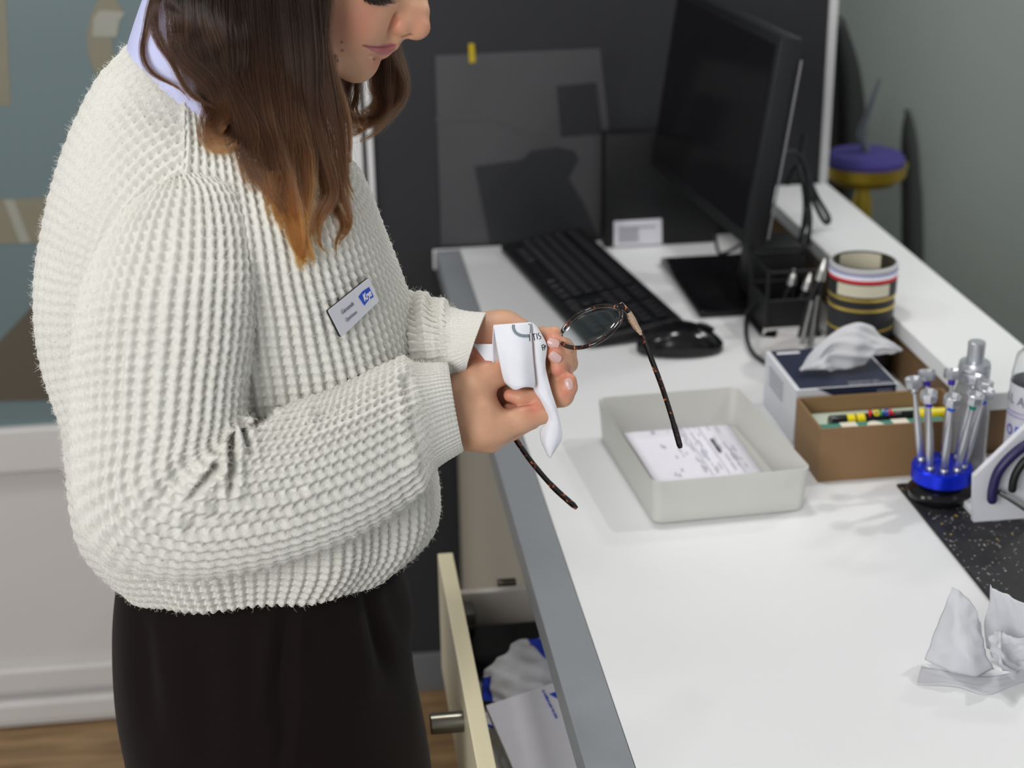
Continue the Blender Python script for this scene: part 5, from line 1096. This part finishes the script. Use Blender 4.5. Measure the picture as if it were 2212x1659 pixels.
# ---- loose wool fibres standing off the knit
fv = []
def fuzz(o, n, xmax=2000):
    me = o.data; nvv = len(me.vertices); co = np.empty(nvv*3, np.float32); me.vertices.foreach_get('co', co); co = co.reshape(-1, 3); no = np.empty(nvv*3, np.float32); me.vertices.foreach_get('normal', no); no = no.reshape(-1, 3)
    vis = np.where(((no @ FW) < .35) & (pixa(co)[0] < xmax))[0]; k = rng.choice(vis, n); a = co[k]; nn_ = no[k]+rng.normal(0, .55, (n, 3)); nn_ /= np.linalg.norm(nn_, axis=1, keepdims=True)
    L = rng.uniform(.0008, .0028, (n, 1))*np.where(rng.random((n, 1)) < .05, 1.9, 1); c = rng.normal(0, .0012, (n, 3)); c2 = rng.normal(0, .0018, (n, 3))
    fv.append(np.stack([a, a+nn_*L*.4+c*.4, a+nn_*L*.75+c, a+nn_*L*.9+c+c2*.7], 1))
fuzz(sweater, 26000); fuzz(slv, 26000, 935); fuzz(slf, 3000, 985)
fv = np.concatenate(fv).astype(np.float32); fc = bpy.data.hair_curves.new('wool_fuzz'); fc.add_curves([4]*len(fv)); fc.attributes['position'].data.foreach_set('vector', fv.ravel())
ra_ = fc.attributes.get('radius') or fc.attributes.new('radius', 'FLOAT', 'POINT'); ra_.data.foreach_set('value', np.tile([.00007, .00007, .00006, .00004], len(fv)).astype(np.float32))
fo = bpy.data.objects.new('wool_fuzz', fc); COL.objects.link(fo); fc.materials.append(mat('wool fibre', srgb(232, 230, 222), .9)); fo.parent = sweater; fo.matrix_parent_inverse = Matrix.Identity(4); fo['kind'] = 'stuff'
# ---- name badge
bc = [(709, 671), (797, 600), (819, 650), (738, 728)]
hits = [np.array(hit(TB, *p)[0]) for p in bc]; cen = sum(hits)/4
nb_ = np.cross(hits[1]-hits[0], hits[3]-hits[0]); nb_ /= np.linalg.norm(nb_); nb_ = nb_*(-np.sign(nb_ @ FW))
pl = cen+nb_*.0120
def onpl(x, y, o_=0): r = ray(x, y); q0 = pl+nb_*o_; return C0+r*(((q0-C0) @ nb_)/(r @ nb_))
bg = thing('name_badge', 'small white name badge with a blue logo pinned on the cream sweater', 'badge', tuple(pl))
q4 = [onpl(*p) for p in bc]
def rounded(q, r, n=6):
    o_ = []
    for i in range(4):
        p = q[i]; a = q[i-1]-p; c = q[(i+1) % 4]-p; a = a/np.linalg.norm(a); c = c/np.linalg.norm(c)
        for s in range(n): f = s/(n-1); o_.append(p+a*r*(1-f)**2+c*r*f**2)
    return o_
MB().poly([p-nb_*.0022 for p in rounded([q+(q-pl)*.015 for q in q4], .002)], .0016, nb_).done('backing', M_blk, bg, smooth=False, label='black backing plate')
MB().poly([p-nb_*.0005 for p in rounded(q4, .002)], .0006, nb_).done('face_plate', mat('white badge plate', srgb(214, 215, 224), .3), bg, smooth=False)
bx = (q4[1]-q4[0])/np.linalg.norm(q4[1]-q4[0]); by = (q4[0]-q4[3]); by -= bx*(by @ bx); by /= np.linalg.norm(by)
lo_ = [(774, 641), (783, 629), (797, 620), (807, 641), (796, 648), (787, 660)]
MB().poly([onpl(x, y, .0002) for x, y in lo_], .0002, nb_).done('logo_block', M_blueink, bg, smooth=False)
text('Krys', .0088, onpl(787.5, 651, .0006), bx, by, M_paper, parent=bg, ext=.0001, bold=.0003, sx=.72)
text('Gersende', .0060, onpl(739, 680, .0004), bx, by, mat('thin grey print', srgb(112, 114, 124), .7), parent=bg, ext=.0001, sx=.8)
text('Opticienne', .0050, onpl(748, 696, .0004), bx, by, mat('thin grey print', srgb(126, 128, 138), .7), parent=bg, ext=.0001, sx=.78)

# ================================================================== GLASSES AND CLOTH IN THE HANDS
gla = thing('eyeglasses', 'round tortoiseshell eyeglasses with gold temple plates held in both hands', 'eyeglasses', tuple(Hp(1276, 706, 0)))
def tort():
    m = mat('tortoiseshell acetate', srgb(30, 20, 16), .12, coat=.4); nt = m.node_tree; b = nt.nodes['Principled BSDF']; tc = nt.nodes.new('ShaderNodeTexCoord')
    n = nt.nodes.new('ShaderNodeTexNoise'); n.inputs['Scale'].default_value = 150; n.inputs['Detail'].default_value = 2; n.inputs['Distortion'].default_value = .8; nt.links.new(tc.outputs['Object'], n.inputs['Vector'])
    cr = nt.nodes.new('ShaderNodeValToRGB'); e = cr.color_ramp.elements; e[0].position = .54; e[0].color = (*srgb(18, 13, 14), 1); e[1].position = .70; e[1].color = (*srgb(196, 120, 40), 1); q = e.new(.60); q.color = (*srgb(70, 34, 32), 1); q = e.new(.64); q.color = (*srgb(150, 70, 40), 1)
    nt.links.new(n.outputs['Fac'], cr.inputs[0]); nt.links.new(cr.outputs[0], b.inputs['Base Color']); return m
M_tort = tort(); M_lens = bpy.data.materials.new('clear lens'); M_lens.use_nodes = True; nt = M_lens.node_tree; nt.nodes.clear()
out = nt.nodes.new('ShaderNodeOutputMaterial'); tb_ = nt.nodes.new('ShaderNodeBsdfTransparent'); tb_.inputs[0].default_value = (.95, .965, .97, 1); gb_ = nt.nodes.new('ShaderNodeBsdfGlossy'); gb_.inputs['Roughness'].default_value = .02
mx_ = nt.nodes.new('ShaderNodeMixShader'); mx_.inputs[0].default_value = .07; nt.links.new(tb_.outputs[0], mx_.inputs[1]); nt.links.new(gb_.outputs[0], mx_.inputs[2]); nt.links.new(mx_.outputs[0], out.inputs[0])
tdir = RT*.43+DN*.766+FW*.475; tdir /= np.linalg.norm(tdir)
e1 = RT*.87-DN*.49-FW*.16; e1 -= tdir*(e1 @ tdir); e1 /= np.linalg.norm(e1); e2 = np.cross(tdir, e1); e2 = e2*np.sign(-(e2 @ DN))
gc1 = np.array(Hp(1276, 705, 0)); AX, AY = .0305, .0315
gc2 = gc1-e1*.0745+FW*.027
def rim(c, nm):
    n = 64; a = np.linspace(0, 2*np.pi, n, endpoint=False); prof = [(-.0019, -.0018), (.0019, -.0018), (.0019, .0018), (-.0019, .0018)]; V = []
    for k in range(n):
        d = e1*math.cos(a[k])*AX+e2*math.sin(a[k])*AY*(1-.05*math.cos(2*a[k])); dn = d/np.linalg.norm(d)
        for i in range(8): f = 2*math.pi*i/8; V.append(c+d+dn*.0020*math.cos(f)+tdir*.0020*math.sin(f))
    V = np.array(V).reshape(n, 8, 3); V = np.concatenate([V, V[:1]], 0); link(nm, npmesh(nm, V.reshape(-1, 3), grid_faces(n+1, 8, True)), M_tort, gla)
    L = [[c+(e1*math.cos(x)*AX+e2*math.sin(x)*AY)*r-tdir*(.0010*(1-r*r)) for x in a] for r in (.001, .35, .7, .985)]; L2 = [[p+tdir*.0014 for p in row] for row in L[::-1]]
    V2 = np.array(L+L2); o = link('lens', npmesh('lens', V2.reshape(-1, 3), grid_faces(8, n, True)), M_lens, gla)
rim(gc1, 'rim'); rim(gc2, 'rim')
mid = (gc1+gc2)/2
MB().tube([tuple(p) for p in catmull(np.array([gc2+e1*.029+e2*.006, mid+e2*.011-tdir*.002, gc1-e1*.029+e2*.006]), 10)], .0021, 10).done('bridge', M_tort, gla)
def hinge(c, sg): return c+e1*sg*(AX+.004)+e2*.012
h1, h2 = hinge(gc1, 1), hinge(gc2, -1)
hb1 = np.array(Hp(1358, 674, -10))
MB().tube([gc1+e1*.028+e2*.012, gc1+e1*.033+e2*.013, hb1], [(.003, .003), (.003, .0028), (.0022, .0022)], 10).done('end_piece', M_tort, gla)
MB().tube([gc2-e1*.028+e2*.012, gc2-e1*.034+e2*.012, gc2-e1*.037+e2*.011+tdir*.004], [(.003, .003), (.003, .0028), (.0022, .0022)], 10).done('end_piece', M_tort, gla)
M_rose = mat('rose gold metal', srgb(232, 200, 172), .25, .9, bump=(700, .8, .0012))
def temple(L, nm='temple'):
    P = catmull(np.array([Hp(*p) for p in L]), 34); n = len(P); R = [(.0016, .0022)]*8+[(.0016, .0026)]*18+[(.0016, .0030)]*7+[(.0012, .0020)]
    return MB().tube([tuple(p) for p in P], R, 10, flat=tuple(RT)).done(nm, M_tort, gla)
T1 = [(1384, 716, -22), (1402, 762, -34), (1425, 822, -48), (1442, 872, -56), (1458, 925, -62), (1470, 968, -66)]
T2 = [(1068, 862, -30), (1092, 912, -40), (1116, 952, -48), (1150, 1000, -58), (1195, 1052, -66), (1246, 1098, -72)]
temple(T1); temple(T2)
pp = [hb1]+[np.array(Hp(*p)) for p in ((1365, 690, -14), (1374, 706, -18), (1386, 722, -23))]
MB().tube([tuple(p) for p in pp], [(.0024, .0014), (.0036, .0016), (.0030, .0016), (.0018, .0012)], 10, flat=tuple(FW)).done('hinge_plate', M_rose, gla, label='rose gold hinge plate')
# wiping cloth
clo = thing('cleaning_cloth', 'white lens cloth with grey print wrapped over the glasses in the hands', 'cloth', tuple(Hp(1120, 780, 20)))
M_lc = mat('white lens cloth', srgb(226, 228, 236), .85, bump=(700, .15, .0003))
def C(x, y, o_): return np.array(Hp(x, y, o_+3))
front = [[C(1066, 702, 14), C(1092, 700, 17), C(1120, 698, 17), C(1147, 696, 12)],
   [C(1072, 742, 20), C(1096, 740, 24), C(1124, 738, 23), C(1149, 736, 15)],
   [C(1080, 785, 22), C(1102, 784, 28), C(1128, 782, 28), C(1152, 780, 17)],
   [C(1088, 820, 20), C(1106, 828, 27), C(1132, 826, 29), C(1156, 824, 18)],
   [C(1096, 832, 16), C(1112, 842, 24), C(1134, 836, 27), C(1155, 838, 17)]]
sheet('cloth_panel', front, 34, 30, .0006, M_lc, clo)
right = [[C(1144, 697, 6), C(1150, 697, 9), C(1158, 705, 6), C(1166, 716, 2)],
   [C(1146, 740, 4), C(1154, 738, 11), C(1168, 738, 10), C(1181, 748, 5)],
   [C(1148, 790, 4), C(1156, 788, 12), C(1168, 784, 12), C(1178, 790, 8)],
   [C(1152, 838, 6), C(1162, 836, 12), C(1176, 835, 13), C(1190, 842, 10)],
   [C(1170, 868, 10), C(1180, 870, 14), C(1192, 874, 14), C(1202, 880, 10)],
   [C(1184, 905, 4), C(1194, 906, 8), C(1204, 910, 8), C(1211, 918, 4)],
   [C(1168, 930, -4), C(1184, 934, 4), C(1202, 938, 4), C(1214, 944, -2)],
   [C(1170, 955, -6), C(1180, 962, 2), C(1194, 968, 2), C(1204, 966, -4)],
   [C(1183, 984, -6), C(1186, 987, -4), C(1189, 989, -4), C(1192, 984, -6)]]
sheet('cloth_panel', right, 50, 24, .0006, M_lc, clo)
left = [[C(1021, 743, 6), C(1040, 743, 8), C(1066, 743, 10)], [C(1036, 763, 6), C(1050, 765, 8), C(1066, 768, 10)], [C(1052, 783, 6), C(1057, 785, 7), C(1064, 783, 8)]]
sheet('cloth_panel', left, 12, 12, .0006, M_lc, clo)
inner = [[C(1066, 704, 12), C(1068, 704, 8)], [C(1064, 745, 12), C(1076, 748, 4)], [C(1064, 784, 10), C(1084, 784, 2)]]
sheet('cloth_panel', [[r[0], (r[0]+r[1])/2, r[1]] for r in inner], 10, 8, .0006, M_lc, clo)
# print on the cloth, laid on its surface
fx = lambda u, v: catmull(catmull(np.array(front), 101)[int(v*100)], 101)[int(u*100)]
def onfront(x, y):  # point of the front panel under a pixel
    return np.array(C(x, y, 0))
FG = catmull(np.array(front), 60); FG = catmull(FG.transpose(1, 0, 2), 60).transpose(1, 0, 2); FT = BVHTree.FromPolygons([tuple(v) for v in FG.reshape(-1, 3)], [tuple(f) for f in grid_faces(60, 60, False)])
RGd = catmull(np.array(right), 90); RGd = catmull(RGd.transpose(1, 0, 2), 40).transpose(1, 0, 2); RTt = BVHTree.FromPolygons([tuple(v) for v in RGd.reshape(-1, 3)], [tuple(f) for f in grid_faces(90, 40, False)])
class Both:
    def ray_cast(s, o, d):
        a = RTt.ray_cast(o, d); return a if a[0] is not None else FT.ray_cast(o, d)
BT = Both()
M_gp = mat('slate print', srgb(120, 134, 142), .8)
def ribbon(tree, pts, wpx, m, name):
    P = catmull(np.array(pts, float), max(8, len(pts)*5)); T_ = np.gradient(P, axis=0); T_ /= np.maximum(np.linalg.norm(T_, axis=1, keepdims=True), 1e-9); Nn = np.stack([-T_[:, 1], T_[:, 0]], 1); V = []
    for p, n_ in zip(P, Nn):
        for s in (-.5, .5):
            L, nr = hit(tree, *(p+n_*wpx*s))
            if L is None: L, nr = hit(tree, *p)
            if L is None: return
            V.append(np.array(L)-FW*.0007)
    return link(name, npmesh(name, V, grid_faces(len(P), 2, False)), m, clo)
ribbon(FT, [(1109.5, 701.5), (1109, 708), (1113, 717), (1121, 723), (1131, 725.5), (1140, 725.5), (1145, 724.5)], 6.5, M_gp, 'printed_ring')
ribbon(FT, [(1141, 700), (1145.5, 702), (1146, 712), (1145.5, 720)], 2.2, M_gp, 'printed_ring')
for st in ([(1144.5, 725), (1148, 724), (1149.5, 728), (1146, 732)], [(1146, 731), (1150, 736.5)], [(1145.2, 726), (1146, 737)], [(1150.5, 723), (1158, 720.5)], [(1154, 722), (1156.5, 735.5)], [(1160.5, 720), (1162.5, 733)], [(1168.2, 719.5), (1165, 719.5), (1165, 724), (1169, 727), (1169.5, 731), (1166, 732.5)], [(1171.8, 746), (1174.5, 757.5)], [(1171.8, 746), (1176.5, 744)], [(1173, 751.5), (1177, 750)], [(1178, 756), (1177.5, 746.5), (1180, 747), (1179.5, 751)]):
    ribbon(BT, [(x-1.5, y) for x, y in st], 1.7, M_ink, 'printed_letter')
